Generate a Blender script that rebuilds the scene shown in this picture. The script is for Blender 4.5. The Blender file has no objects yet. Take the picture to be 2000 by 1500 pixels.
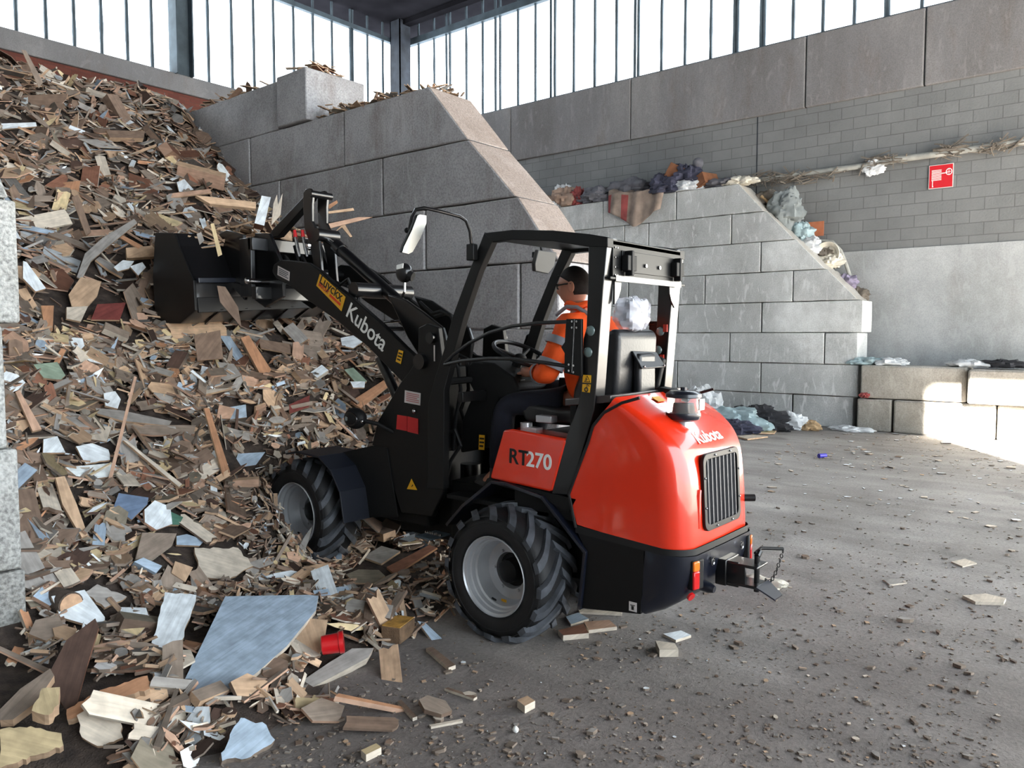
import bpy, bmesh, math, random
from math import sin, cos, pi, radians, atan, atan2, sqrt, tan
from mathutils import Vector, Matrix, noise

rnd = random.Random(11)
SC = bpy.context.scene
COL = SC.collection

# ------------------------------------------------------------------ camera
FOC, CAMH, PITCH, YAW = 1527.0, 1.70, atan(95 / 1527.0), radians(39.6)
# world: +X runs across the machine towards the masonry wall, +Y runs along the bays
FWD = Vector((cos(YAW) * cos(PITCH), sin(YAW) * cos(PITCH), -sin(PITCH)))
RGT = Vector((sin(YAW), -cos(YAW), 0))
UPV = RGT.cross(FWD)
CAM = Vector((0, 0, CAMH))
cd = bpy.data.cameras.new('camera'); cam = bpy.data.objects.new('camera', cd); COL.objects.link(cam)
cd.sensor_width = 36; cd.lens = FOC / 2000 * 36; cd.clip_start = 0.05; cd.clip_end = 300
cam.matrix_world = Matrix.Translation(CAM) @ Matrix((RGT, UPV, -FWD)).transposed().to_4x4()
SC.camera = cam

# ------------------------------------------------------------------ light
SC.view_settings.view_transform = 'Standard'; SC.view_settings.look = 'None'
SC.view_settings.gamma = 1; SC.view_settings.exposure = 1.5
try: SC.view_settings.use_curve_mapping = False
except Exception: pass
W = bpy.data.worlds.new('sky'); SC.world = W; W.use_nodes = True
bgn = W.node_tree.nodes['Background']
bgn.inputs[0].default_value = (0.83, 0.925, 1.0, 1); bgn.inputs[1].default_value = 2.7
sd = bpy.data.lights.new('sun', 'SUN'); sun = bpy.data.objects.new('sun', sd); COL.objects.link(sun)
sd.energy = 60.0; sd.angle = radians(0.6); sd.color = (1.0, 0.93, 0.82)
SUN_EL = radians(22.95)
sdir = Vector((0.829 * cos(SUN_EL), 0.559 * cos(SUN_EL), -sin(SUN_EL)))
sun.rotation_euler = sdir.to_track_quat('-Z', 'Y').to_euler(); sun.location = (-10, -20, 20)

# ------------------------------------------------------------------ measuring helpers
def ray(px, py): return FWD * FOC + RGT * (px - 1000) - UPV * (py - 750)
def onx(px, py, X):
    d = ray(px, py); return CAM + d * (X / d.x)
def ony(px, py, Y):
    d = ray(px, py); return CAM + d * (Y / d.y)
def onz(px, py, Z=0.0):
    d = ray(px, py); return CAM + d * ((Z - CAMH) / d.z)
def yz(pts, X): return [(onx(a, b, X).y, onx(a, b, X).z) for a, b in pts]
def proj(p):
    v = Vector(p) - CAM; z = v.dot(FWD)
    return (1000 + FOC * v.dot(RGT) / z, 750 - FOC * v.dot(UPV) / z) if z > 0.01 else (-9999, -9999)

# ------------------------------------------------------------------ materials
def s2l(c):
    return tuple(((x / 255) / 12.92 if x <= 10 else (((x / 255) + 0.055) / 1.055) ** 2.4) for x in c)
def newmat(name):
    m = bpy.data.materials.new(name); m.use_nodes = True
    nt = m.node_tree; b = nt.nodes['Principled BSDF']
    return m, nt, b
def node(nt, t, **k):
    n = nt.nodes.new(t)
    for a, v in k.items():
        if a in n.inputs.keys() if hasattr(n.inputs, 'keys') else False: n.inputs[a].default_value = v
        else: setattr(n, a, v)
    return n
def plain(name, rgb, rough=0.5, metal=0.0, coat=0.0, spec=0.5, var=0.06, scale=9, bump=0.0, alpha=1.0, trans=0.0, emit=None):
    m, nt, b = newmat(name)
    col = s2l(rgb)
    n = node(nt, 'ShaderNodeTexNoise'); n.inputs['Scale'].default_value = scale; n.inputs['Detail'].default_value = 6
    g = node(nt, 'ShaderNodeNewGeometry'); nt.links.new(g.outputs['Position'], n.inputs['Vector'])
    mr = node(nt, 'ShaderNodeMapRange'); mr.inputs[3].default_value = 1 - var * 2; mr.inputs[4].default_value = 1 + var * 2
    mr.inputs[1].default_value = .25; mr.inputs[2].default_value = .75
    nt.links.new(n.outputs['Fac'], mr.inputs[0])
    mx = node(nt, 'ShaderNodeVectorMath', operation='SCALE'); mx.inputs[0].default_value = col
    nt.links.new(mr.outputs[0], mx.inputs['Scale']); nt.links.new(mx.outputs[0], b.inputs['Base Color'])
    b.inputs['Roughness'].default_value = rough; b.inputs['Metallic'].default_value = metal
    b.inputs['Coat Weight'].default_value = coat; b.inputs['Coat Roughness'].default_value = 0.06
    b.inputs['Specular IOR Level'].default_value = spec
    if trans: b.inputs['Transmission Weight'].default_value = trans
    if alpha < 1: b.inputs['Alpha'].default_value = alpha
    if bump:
        bp = node(nt, 'ShaderNodeBump'); bp.inputs['Strength'].default_value = bump; bp.inputs['Distance'].default_value = 0.01
        n2 = node(nt, 'ShaderNodeTexNoise'); n2.inputs['Scale'].default_value = scale * 8; nt.links.new(g.outputs['Position'], n2.inputs['Vector'])
        nt.links.new(n2.outputs['Fac'], bp.inputs['Height']); nt.links.new(bp.outputs[0], b.inputs['Normal'])
    return m

def concrete(name, base, dark, light, stain=(90, 74, 62), stain_amt=0.5, bump=0.35, speck=0.5, rough=0.9, vert=1.0, big=0.7, scr=.45):
    m, nt, b = newmat(name); L = nt.links.new
    g = node(nt, 'ShaderNodeNewGeometry')
    oi = node(nt, 'ShaderNodeObjectInfo')
    mp = node(nt, 'ShaderNodeMapping'); mp.inputs['Scale'].default_value = (1, 1, vert); L(g.outputs['Position'], mp.inputs['Vector'])
    n1 = node(nt, 'ShaderNodeTexNoise'); n1.inputs['Scale'].default_value = big; n1.inputs['Detail'].default_value = 8; n1.inputs['Roughness'].default_value = .65
    L(mp.outputs[0], n1.inputs['Vector'])
    cr = node(nt, 'ShaderNodeValToRGB'); L(n1.outputs['Fac'], cr.inputs[0])
    e = cr.color_ramp.elements; e[0].position = .32; e[0].color = (*s2l(dark), 1); e[1].position = .68; e[1].color = (*s2l(light), 1)
    mid = cr.color_ramp.elements.new(.5); mid.color = (*s2l(base), 1)
    # dirt stains with a shape of their own
    n2 = node(nt, 'ShaderNodeTexNoise'); n2.inputs['Scale'].default_value = 1.9; n2.inputs['Detail'].default_value = 10; n2.inputs['Roughness'].default_value = .7
    mp2 = node(nt, 'ShaderNodeMapping'); mp2.inputs['Scale'].default_value = (1, 1, .35); mp2.inputs['Location'].default_value = (5, 3, 1); L(g.outputs['Position'], mp2.inputs['Vector']); L(mp2.outputs[0], n2.inputs['Vector'])
    r2 = node(nt, 'ShaderNodeMapRange'); r2.inputs[1].default_value = .52; r2.inputs[2].default_value = .72; r2.inputs[4].default_value = stain_amt; L(n2.outputs['Fac'], r2.inputs[0])
    m1 = node(nt, 'ShaderNodeMix', data_type='RGBA'); L(r2.outputs[0], m1.inputs[0]); L(cr.outputs[0], m1.inputs[6]); m1.inputs[7].default_value = (*s2l(stain), 1)
    # pits
    n3 = node(nt, 'ShaderNodeTexNoise'); n3.inputs['Scale'].default_value = 55; n3.inputs['Detail'].default_value = 4; L(g.outputs['Position'], n3.inputs['Vector'])
    r3 = node(nt, 'ShaderNodeMapRange'); r3.inputs[1].default_value = .3; r3.inputs[2].default_value = .62; r3.inputs[3].default_value = 1 - speck * .55; r3.inputs[4].default_value = 1.06; L(n3.outputs['Fac'], r3.inputs[0])
    rr = node(nt, 'ShaderNodeMapRange'); rr.inputs[3].default_value = .87; rr.inputs[4].default_value = 1.12; L(oi.outputs['Random'], rr.inputs[0])
    mm = node(nt, 'ShaderNodeMath', operation='MULTIPLY'); L(r3.outputs[0], mm.inputs[0]); L(rr.outputs[0], mm.inputs[1])
    vs = node(nt, 'ShaderNodeVectorMath', operation='SCALE'); L(m1.outputs[2], vs.inputs[0]); L(mm.outputs[0], vs.inputs['Scale'])
    # pale scratches
    mp4 = node(nt, 'ShaderNodeMapping'); mp4.inputs['Rotation'].default_value = (1.15, .2, .1); mp4.inputs['Scale'].default_value = (3, 9, 2.6); L(g.outputs['Position'], mp4.inputs['Vector'])
    n4 = node(nt, 'ShaderNodeTexNoise'); n4.inputs['Scale'].default_value = 1.1; n4.inputs['Detail'].default_value = 5; n4.inputs['Distortion'].default_value = 1.0; L(mp4.outputs[0], n4.inputs['Vector'])
    r4 = node(nt, 'ShaderNodeMapRange'); r4.inputs[1].default_value = .60 - scr * .04; r4.inputs[2].default_value = .67; r4.inputs[4].default_value = scr; L(n4.outputs['Fac'], r4.inputs[0])
    m4 = node(nt, 'ShaderNodeMix', data_type='RGBA'); L(r4.outputs[0], m4.inputs[0]); L(vs.outputs[0], m4.inputs[6]); m4.inputs[7].default_value = (*s2l(light), 1)
    L(m4.outputs[2], b.inputs['Base Color']); b.inputs['Roughness'].default_value = rough; b.inputs['Specular IOR Level'].default_value = .25
    ad = node(nt, 'ShaderNodeMath', operation='ADD'); L(n3.outputs['Fac'], ad.inputs[0]); L(n1.outputs['Fac'], ad.inputs[1])
    bp = node(nt, 'ShaderNodeBump'); bp.inputs['Strength'].default_value = bump; bp.inputs['Distance'].default_value = .02; L(ad.outputs[0], bp.inputs['Height']); L(bp.outputs[0], b.inputs['Normal'])
    return m

def masonry(name, c1, c2, mort, bw, bh, axis='Y', ms=0.012, bump=.4):
    m, nt, b = newmat(name); L = nt.links.new
    g = node(nt, 'ShaderNodeNewGeometry'); sp = node(nt, 'ShaderNodeSeparateXYZ'); L(g.outputs['Position'], sp.inputs[0])
    cb = node(nt, 'ShaderNodeCombineXYZ'); L(sp.outputs[axis], cb.inputs[0]); L(sp.outputs['Z'], cb.inputs[1])
    br = node(nt, 'ShaderNodeTexBrick'); L(cb.outputs[0], br.inputs['Vector'])
    br.inputs['Scale'].default_value = 1; br.inputs['Brick Width'].default_value = bw; br.inputs['Row Height'].default_value = bh
    br.inputs['Mortar Size'].default_value = ms; br.inputs['Mortar Smooth'].default_value = .3; br.inputs['Bias'].default_value = 0
    br.inputs['Color1'].default_value = (*s2l(c1), 1); br.inputs['Color2'].default_value = (*s2l(c2), 1); br.inputs['Mortar'].default_value = (*s2l(mort), 1)
    n = node(nt, 'ShaderNodeTexNoise'); n.inputs['Scale'].default_value = .8; n.inputs['Detail'].default_value = 9; n.inputs['Roughness'].default_value = .65; L(g.outputs['Position'], n.inputs['Vector'])
    r = node(nt, 'ShaderNodeMapRange'); r.inputs[1].default_value = .3; r.inputs[2].default_value = .7; r.inputs[3].default_value = .82; r.inputs[4].default_value = 1.12; L(n.outputs['Fac'], r.inputs[0])
    vs = node(nt, 'ShaderNodeVectorMath', operation='SCALE'); L(br.outputs['Color'], vs.inputs[0]); L(r.outputs[0], vs.inputs['Scale'])
    L(vs.outputs[0], b.inputs['Base Color']); b.inputs['Roughness'].default_value = .9; b.inputs['Specular IOR Level'].default_value = .2
    n3 = node(nt, 'ShaderNodeTexNoise'); n3.inputs['Scale'].default_value = 30; L(g.outputs['Position'], n3.inputs['Vector'])
    mu = node(nt, 'ShaderNodeMath', operation='MULTIPLY_ADD'); L(br.outputs['Fac'], mu.inputs[0]); mu.inputs[1].default_value = -1.5; L(n3.outputs['Fac'], mu.inputs[2])
    bp = node(nt, 'ShaderNodeBump'); bp.inputs['Strength'].default_value = bump; bp.inputs['Distance'].default_value = .015; L(mu.outputs[0], bp.inputs['Height']); L(bp.outputs[0], b.inputs['Normal'])
    return m

def ground_mat():
    m, nt, b = newmat('dusty_concrete_floor'); L = nt.links.new
    g = node(nt, 'ShaderNodeNewGeometry')
    n1 = node(nt, 'ShaderNodeTexNoise'); n1.inputs['Scale'].default_value = .55; n1.inputs['Detail'].default_value = 10; n1.inputs['Roughness'].default_value = .6; L(g.outputs['Position'], n1.inputs['Vector'])
    cr = node(nt, 'ShaderNodeValToRGB'); L(n1.outputs['Fac'], cr.inputs[0]); e = cr.color_ramp.elements
    e[0].position = .36; e[0].color = (*s2l((138, 133, 130)), 1); e[1].position = .64; e[1].color = (*s2l((170, 166, 163)), 1)
    # tyre smears run along the bays
    mp = node(nt, 'ShaderNodeMapping'); mp.inputs['Scale'].default_value = (2.4, .35, 1); mp.inputs['Rotation'].default_value = (0, 0, .35); L(g.outputs['Position'], mp.inputs['Vector'])
    n2 = node(nt, 'ShaderNodeTexNoise'); n2.inputs['Scale'].default_value = 1.4; n2.inputs['Detail'].default_value = 8; L(mp.outputs[0], n2.inputs['Vector'])
    r2 = node(nt, 'ShaderNodeMapRange'); r2.inputs[1].default_value = .35; r2.inputs[2].default_value = .68; r2.inputs[3].default_value = .84; r2.inputs[4].default_value = 1.12; L(n2.outputs['Fac'], r2.inputs[0])
    # oily dark patches
    n5 = node(nt, 'ShaderNodeTexNoise'); n5.inputs['Scale'].default_value = 1.3; n5.inputs['Detail'].default_value = 5; L(g.outputs['Position'], n5.inputs['Vector'])
    r5 = node(nt, 'ShaderNodeMapRange'); r5.inputs[1].default_value = .62; r5.inputs[2].default_value = .72; r5.inputs[3].default_value = 1; r5.inputs[4].default_value = .72; L(n5.outputs['Fac'], r5.inputs[0])
    # grit
    n3 = node(nt, 'ShaderNodeTexNoise'); n3.inputs['Scale'].default_value = 42; n3.inputs['Detail'].default_value = 6; n3.inputs['Roughness'].default_value = .7; L(g.outputs['Position'], n3.inputs['Vector'])
    r3 = node(nt, 'ShaderNodeMapRange'); r3.inputs[1].default_value = .3; r3.inputs[2].default_value = .75; r3.inputs[3].default_value = .75; r3.inputs[4].default_value = 1.22; L(n3.outputs['Fac'], r3.inputs[0])
    a = node(nt, 'ShaderNodeMath', operation='MULTIPLY'); L(r2.outputs[0], a.inputs[0]); L(r3.outputs[0], a.inputs[1])
    a2 = node(nt, 'ShaderNodeMath', operation='MULTIPLY'); L(a.outputs[0], a2.inputs[0]); L(r5.outputs[0], a2.inputs[1])
    vs = node(nt, 'ShaderNodeVectorMath', operation='SCALE'); L(cr.outputs[0], vs.inputs[0]); L(a2.outputs[0], vs.inputs['Scale'])
    # near-floor shade painted into the colour as a darker brown, with a wandering edge
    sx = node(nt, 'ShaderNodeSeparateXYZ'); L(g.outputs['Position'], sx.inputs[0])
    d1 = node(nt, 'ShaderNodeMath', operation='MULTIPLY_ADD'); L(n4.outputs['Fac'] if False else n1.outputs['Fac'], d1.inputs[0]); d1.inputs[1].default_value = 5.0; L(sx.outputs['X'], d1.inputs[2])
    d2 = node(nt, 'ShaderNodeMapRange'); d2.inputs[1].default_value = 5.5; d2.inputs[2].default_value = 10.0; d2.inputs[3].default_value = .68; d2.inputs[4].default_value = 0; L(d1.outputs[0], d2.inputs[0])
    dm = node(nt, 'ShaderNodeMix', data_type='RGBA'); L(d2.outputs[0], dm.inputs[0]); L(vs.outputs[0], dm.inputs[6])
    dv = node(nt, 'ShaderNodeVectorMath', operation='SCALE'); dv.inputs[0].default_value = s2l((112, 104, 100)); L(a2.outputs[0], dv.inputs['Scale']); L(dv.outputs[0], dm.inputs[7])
    L(dm.outputs[2], b.inputs['Base Color']); b.inputs['Roughness'].default_value = .85; b.inputs['Specular IOR Level'].default_value = .3
    n4 = node(nt, 'ShaderNodeTexNoise'); n4.inputs['Scale'].default_value = 5; n4.inputs['Detail'].default_value = 8; L(g.outputs['Position'], n4.inputs['Vector'])
    ad = node(nt, 'ShaderNodeMath', operation='MULTIPLY_ADD'); L(n4.outputs['Fac'], ad.inputs[0]); ad.inputs[1].default_value = 1.6; L(n3.outputs['Fac'], ad.inputs[2])
    bp = node(nt, 'ShaderNodeBump'); bp.inputs['Strength'].default_value = .5; bp.inputs['Distance'].default_value = .02; L(ad.outputs[0], bp.inputs['Height']); L(bp.outputs[0], b.inputs['Normal'])
    return m

def wood_mat():
    m, nt, b = newmat('waste_wood'); L = nt.links.new
    at = node(nt, 'ShaderNodeAttribute'); at.attribute_name = 'tone'
    uv = node(nt, 'ShaderNodeUVMap'); uv.uv_map = 'grain'
    mp = node(nt, 'ShaderNodeMapping'); mp.inputs['Scale'].default_value = (3, 40, 1); L(uv.outputs[0], mp.inputs[0])
    n = node(nt, 'ShaderNodeTexNoise'); n.inputs['Scale'].default_value = 1.5; n.inputs['Detail'].default_value = 6; n.inputs['Distortion'].default_value = .6; L(mp.outputs[0], n.inputs['Vector'])
    r = node(nt, 'ShaderNodeMapRange'); r.inputs[1].default_value = .3; r.inputs[2].default_value = .7; r.inputs[3].default_value = .84; r.inputs[4].default_value = 1.12; L(n.outputs['Fac'], r.inputs[0])
    n2 = node(nt, 'ShaderNodeTexNoise'); n2.inputs['Scale'].default_value = 14; n2.inputs['Detail'].default_value = 7; L(uv.outputs[0], n2.inputs['Vector'])
    r2 = node(nt, 'ShaderNodeMapRange'); r2.inputs[1].default_value = .35; r2.inputs[2].default_value = .65; r2.inputs[3].default_value = .8; r2.inputs[4].default_value = 1.1; L(n2.outputs['Fac'], r2.inputs[0])
    mu = node(nt, 'ShaderNodeMath', operation='MULTIPLY'); L(r.outputs[0], mu.inputs[0]); L(r2.outputs[0], mu.inputs[1])
    vs = node(nt, 'ShaderNodeVectorMath', operation='SCALE'); L(at.outputs['Color'], vs.inputs[0]); L(mu.outputs[0], vs.inputs['Scale'])
    L(vs.outputs[0], b.inputs['Base Color']); b.inputs['Roughness'].default_value = .8; b.inputs['Specular IOR Level'].default_value = .25
    bp = node(nt, 'ShaderNodeBump'); bp.inputs['Strength'].default_value = .35; bp.inputs['Distance'].default_value = .004; L(n.outputs['Fac'], bp.inputs['Height']); L(bp.outputs[0], b.inputs['Normal'])
    return m

M = {}
M['conc_big'] = concrete('push_wall_concrete', (160, 159, 161), (138, 136, 137), (180, 180, 182), stain=(112, 98, 90), stain_amt=.6)
M['conc_mid'] = concrete('grey_lining_block_concrete', (178, 180, 179), (162, 164, 162), (212, 214, 213), stain_amt=.25, speck=.35, scr=.6)
M['conc_near'] = concrete('pitted_pale_concrete', (184, 185, 182), (160, 160, 156), (200, 201, 198), stain=(120, 112, 104), speck=1.0, bump=.8)
M['conc_low'] = concrete('buff_block_concrete', (152, 148, 140), (134, 130, 122), (176, 172, 165), stain_amt=.2, speck=.4)
M['conc_beam'] = concrete('precast_beam_concrete', (128, 127, 128), (114, 112, 111), (144, 142, 142), stain=(112, 98, 88), stain_amt=.45, bump=.15, speck=.35, vert=.35)
M['dusty'] = concrete('beige_dust_on_concrete', (152, 139, 131), (132, 120, 112), (172, 160, 153), stain=(120, 100, 86), stain_amt=.4, speck=.5)
M['dusty_mid'] = concrete('pale_dust_on_concrete', (180, 176, 168), (160, 154, 146), (198, 194, 188), stain=(120, 104, 92), stain_amt=.4, speck=.4)
M['render'] = concrete('cement_render', (150, 153, 154), (134, 137, 137), (168, 171, 172), stain_amt=.2, bump=.2, speck=.25)
M['masonry'] = masonry('grey_masonry', (124, 126, 126), (117, 119, 119), (101, 102, 102), .44, .215, 'Y', .008)
M['redbrick'] = masonry('red_brickwork', (112, 66, 56), (98, 58, 50), (92, 64, 56), .25, .08, 'X', .006)
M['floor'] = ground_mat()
M['wood'] = wood_mat()
M['dark_ceiling'] = plain('soot_dark_ceiling', (30, 29, 32), 1.0, spec=.0, var=.2, scale=1.2)
M['steel'] = plain('dusty_blue_steel', (72, 84, 92), .7, metal=.2, var=.2, scale=3)
M['steel_dark'] = plain('dark_steel_column', (46, 50, 58), .7, metal=.2, var=.3, scale=4)
M['black'] = plain('black_painted_steel', (17, 17, 19), .28, coat=.35, var=.05)
M['black_side'] = plain('satin_black_paint', (12, 12, 13), .45, spec=.35, var=.05)
M['panel'] = plain('semi_gloss_black_panel', (10, 10, 11), .42, spec=.3, var=.05)
M['matte'] = plain('matte_black_plastic', (16, 16, 17), .6, spec=.3, var=.08, bump=.1)
M['rubber'] = plain('tyre_rubber', (21, 21, 23), .62, var=.12, scale=14, bump=.15)
M['rubber_dusty'] = plain('dusty_tread_rubber', (66, 69, 75), .7, var=.3, scale=11, bump=.2)
M['navy'] = plain('navy_black_casting', (18, 22, 34), .32, coat=.4, var=.05)
M['orange'] = plain('orange_red_bodywork', (224, 48, 18), .25, coat=.9, var=.015)
M['silver'] = plain('silver_rim_paint', (188, 190, 194), .3, metal=.6, var=.05)
M['chrome'] = plain('bright_metal', (190, 190, 192), .18, metal=1.0, var=.03)
M['seam'] = plain('rubber_seal', (16, 16, 17), .6)
M['white'] = plain('white_print', (232, 232, 228), .5, var=.02)
M['blackprint'] = plain('black_print', (14, 14, 14), .5, var=.02)
M['yellow'] = plain('yellow_sticker', (226, 168, 30), .45, var=.03)
M['stickerwhite'] = plain('white_sticker', (205, 198, 196), .45, var=.05)
M['pinkprint'] = plain('pink_print', (186, 110, 110), .5)
M['redsticker'] = plain('red_sticker', (190, 34, 36), .4, var=.03)
M['redplastic'] = plain('red_plastic', (196, 24, 30), .3, coat=.4)
M['amber'] = plain('amber_lens', (225, 110, 25), .15, coat=.5)
M['door_red'] = plain('faded_red_reflector', (150, 40, 26), .5)
M['redlens'] = plain('red_lens', (190, 22, 24), .15, coat=.5)
M['glass'] = plain('mirror_glass', (120, 122, 120), .16, metal=1.0, var=.01)
M['clear'] = plain('clear_plastic', (225, 230, 232), .08, trans=.9, var=.01)
M['lens'] = plain('clear_lens', (150, 165, 168), .12, coat=.8)
M['leather'] = plain('black_vinyl', (26, 27, 30), .38, var=.08, bump=.1)
M['shelf'] = plain('dusty_gloss_panel', (50, 42, 42), .3, coat=.4, var=.1)
M['hivis'] = plain('hi_vis_orange_fabric', (255, 92, 22), .8, var=.05, scale=20, bump=.2)
M['reflect'] = plain('silver_reflective_tape', (138, 138, 146), .5, var=.04)
M['denim'] = plain('dark_navy_trousers', (15, 18, 32), .9, var=.12, scale=20, bump=.2)
M['skin'] = plain('skin', (190, 132, 108), .55, var=.04)
M['hair'] = plain('dark_hair', (34, 27, 25), .8, var=.2, scale=60, bump=.3)
M['boot'] = plain('grey_boot', (70, 68, 68), .8, var=.1)
M['film'] = plain('clear_wrapping_film', (225, 228, 240), .12, var=.03, alpha=.45, coat=.6)
M['signred'] = plain('red_sign', (196, 34, 44), .4, var=.02)
M['chain'] = plain('dark_chain', (35, 33, 33), .5, metal=.6)

# ------------------------------------------------------------------ mesh builder
class MB:
    def __init__(s): s.v = []; s.f = []; s.m = []
    def add(s, vs, fs, mi=0):
        o = len(s.v); s.v += [tuple(p) for p in vs]; s.f += [tuple(i + o for i in f) for f in fs]; s.m += [mi] * len(fs); return s
    def box(s, a, b, mi=0, mat=None):
        x0, y0, z0 = a; x1, y1, z1 = b
        vs = [(x0, y0, z0), (x1, y0, z0), (x1, y1, z0), (x0, y1, z0), (x0, y0, z1), (x1, y0, z1), (x1, y1, z1), (x0, y1, z1)]
        if mat: vs = [mat @ Vector(v) for v in vs]
        return s.add(vs, [(0, 3, 2, 1), (4, 5, 6, 7), (0, 1, 5, 4), (1, 2, 6, 5), (2, 3, 7, 6), (3, 0, 4, 7)], mi)
    def prism(s, poly, x0, x1, mi=0):       # polygon in (Y,Z), swept along X
        n = len(poly)
        vs = [(x0, a, b) for a, b in poly] + [(x1, a, b) for a, b in poly]
        return s.add(vs, [tuple(range(n)), tuple(range(2 * n - 1, n - 1, -1))] + [(i, i + n, (i + 1) % n + n, (i + 1) % n) for i in range(n)], mi)
    def slab(s, P, th, mi=0):               # 3-D planar polygon given a thickness vector
        n = len(P); th = Vector(th)
        vs = [Vector(p) for p in P] + [Vector(p) + th for p in P]
        return s.add(vs, [tuple(range(n)), tuple(range(2 * n - 1, n - 1, -1))] + [(i, i + n, (i + 1) % n + n, (i + 1) % n) for i in range(n)], mi)
    def tube(s, pts, r, seg=10, mi=0, closed=False):
        pts = [Vector(p) for p in pts]; n = len(pts); rs = r if isinstance(r, (list, tuple)) else [r] * n
        base = len(s.v); up = None; rings = []
        for i, p in enumerate(pts):
            if closed: t = pts[(i + 1) % n] - pts[i - 1]
            else: t = pts[min(i + 1, n - 1)] - pts[max(i - 1, 0)]
            t.normalize()
            if up is None:
                up = t.orthogonal().normalized()
            else:
                up = (up - t * up.dot(t)); up = up.normalized() if up.length > 1e-6 else t.orthogonal().normalized()
            w = t.cross(up)
            rings.append([p + (up * cos(2 * pi * k / seg) + w * sin(2 * pi * k / seg)) * rs[i] for k in range(seg)])
        vs = [q for R_ in rings for q in R_]; fs = []
        m = n if closed else n - 1
        for i in range(m):
            j = (i + 1) % n
            for k in range(seg):
                fs.append((i * seg + k, i * seg + (k + 1) % seg, j * seg + (k + 1) % seg, j * seg + k))
        if not closed: fs += [tuple(range(seg - 1, -1, -1)), tuple(range((n - 1) * seg, n * seg))]
        return s.add(vs, fs, mi)
    def lathe(s, prof, origin, axis='X', seg=32, mi=0, cap=False):   # prof (along, radius)
        o = Vector(origin); vs = []
        for a, r in prof:
            for k in range(seg):
                t = 2 * pi * k / seg
                if axis == 'X': q = (a, r * cos(t), r * sin(t))
                elif axis == 'Y': q = (r * sin(t), a, r * cos(t))
                else: q = (r * cos(t), r * sin(t), a)
                vs.append(o + Vector(q))
        fs = [(i * seg + k, i * seg + (k + 1) % seg, (i + 1) * seg + (k + 1) % seg, (i + 1) * seg + k) for i in range(len(prof) - 1) for k in range(seg)]
        if cap: fs += [tuple(range(seg - 1, -1, -1)), tuple(range((len(prof) - 1) * seg, len(prof) * seg))]
        return s.add(vs, fs, mi)
    def disc(s, c, nrm, r, th, seg=20, mi=0):
        n = Vector(nrm).normalized(); return s.tube([Vector(c), Vector(c) + n * th], r, seg, mi)
    def ball(s, c, r, mi=0, u=14, v=9, fn=None):
        c = Vector(c); rx, ry, rz = (r, r, r) if not isinstance(r, (tuple, list)) else r
        vs = [c + Vector((0, 0, -rz))]
        for i in range(1, v):
            ph = -pi / 2 + pi * i / v
            for k in range(u): vs.append(c + Vector((rx * cos(ph) * cos(2 * pi * k / u), ry * cos(ph) * sin(2 * pi * k / u), rz * sin(ph))))
        vs.append(c + Vector((0, 0, rz)))
        if fn: vs = [fn(q) for q in vs]
        fs = [(0, 1 + (k + 1) % u, 1 + k) for k in range(u)]
        for i in range(v - 2):
            for k in range(u): fs.append((1 + i * u + k, 1 + i * u + (k + 1) % u, 1 + (i + 1) * u + (k + 1) % u, 1 + (i + 1) * u + k))
        l = len(vs) - 1; b = 1 + (v - 2) * u
        fs += [(b + k, b + (k + 1) % u, l) for k in range(u)]
        return s.add(vs, fs, mi)
    def mirror(s, cx):                       # reflected copy across X = cx
        n = MB(); n.v = [(2 * cx - x, y, z) for x, y, z in s.v]; n.f = [tuple(reversed(f)) for f in s.f]; n.m = list(s.m); return n
    def xf(s, mat):
        s.v = [tuple(mat @ Vector(p)) for p in s.v]; return s

WLOC = {}
def fix_normals(me):
    bm = bmesh.new(); bm.from_mesh(me); bmesh.ops.recalc_face_normals(bm, faces=bm.faces); bm.to_mesh(me); bm.free()
def link(o, parent, loc):
    COL.objects.link(o); WLOC[o.name] = Vector(loc)
    if parent is not None:
        o.parent = parent; o.location = Vector(loc) - WLOC[parent.name]
    else: o.location = loc
def obj(name, mb, mats, parent=None, smooth=35, bevel=0.0, label=None, recalc=True, origin=None, seg=2):
    if not isinstance(mats, (list, tuple)): mats = [mats]
    xs = [p[0] for p in mb.v]; ys = [p[1] for p in mb.v]; zs = [p[2] for p in mb.v]
    c = Vector(((min(xs) + max(xs)) / 2, (min(ys) + max(ys)) / 2, min(zs) if parent is None else (min(zs) + max(zs)) / 2))
    if origin is not None: c = Vector(origin)
    me = bpy.data.meshes.new(name); me.from_pydata([(p[0] - c.x, p[1] - c.y, p[2] - c.z) for p in mb.v], [], mb.f)
    for m in mats: me.materials.append(m)
    if len(mats) > 1: me.polygons.foreach_set('material_index', mb.m)
    me.update()
    if recalc: fix_normals(me)
    if smooth:
        me.shade_smooth(); me.set_sharp_from_angle(angle=radians(smooth))
    o = bpy.data.objects.new(name, me); link(o, parent, c)
    if bevel:
        b = o.modifiers.new('edge', 'BEVEL'); b.width = bevel; b.segments = seg; b.limit_method = 'ANGLE'; b.angle_limit = radians(40); b.harden_normals = False
    if label: o['label'] = label
    return o
def empty(name, loc, parent=None):
    o = bpy.data.objects.new(name, None); o.empty_display_size = .1; link(o, parent, loc); return o
def tag(o, label, cat, group=None, kind=None):
    o['label'] = label; o['category'] = cat
    if group: o['group'] = group
    if kind: o['kind'] = kind
    return o
def struct(name, mb, mats, parent=None, **k):
    o = obj(name, mb, mats, parent, **k)
    if parent is None: o['kind'] = 'structure'
    return o
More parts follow.
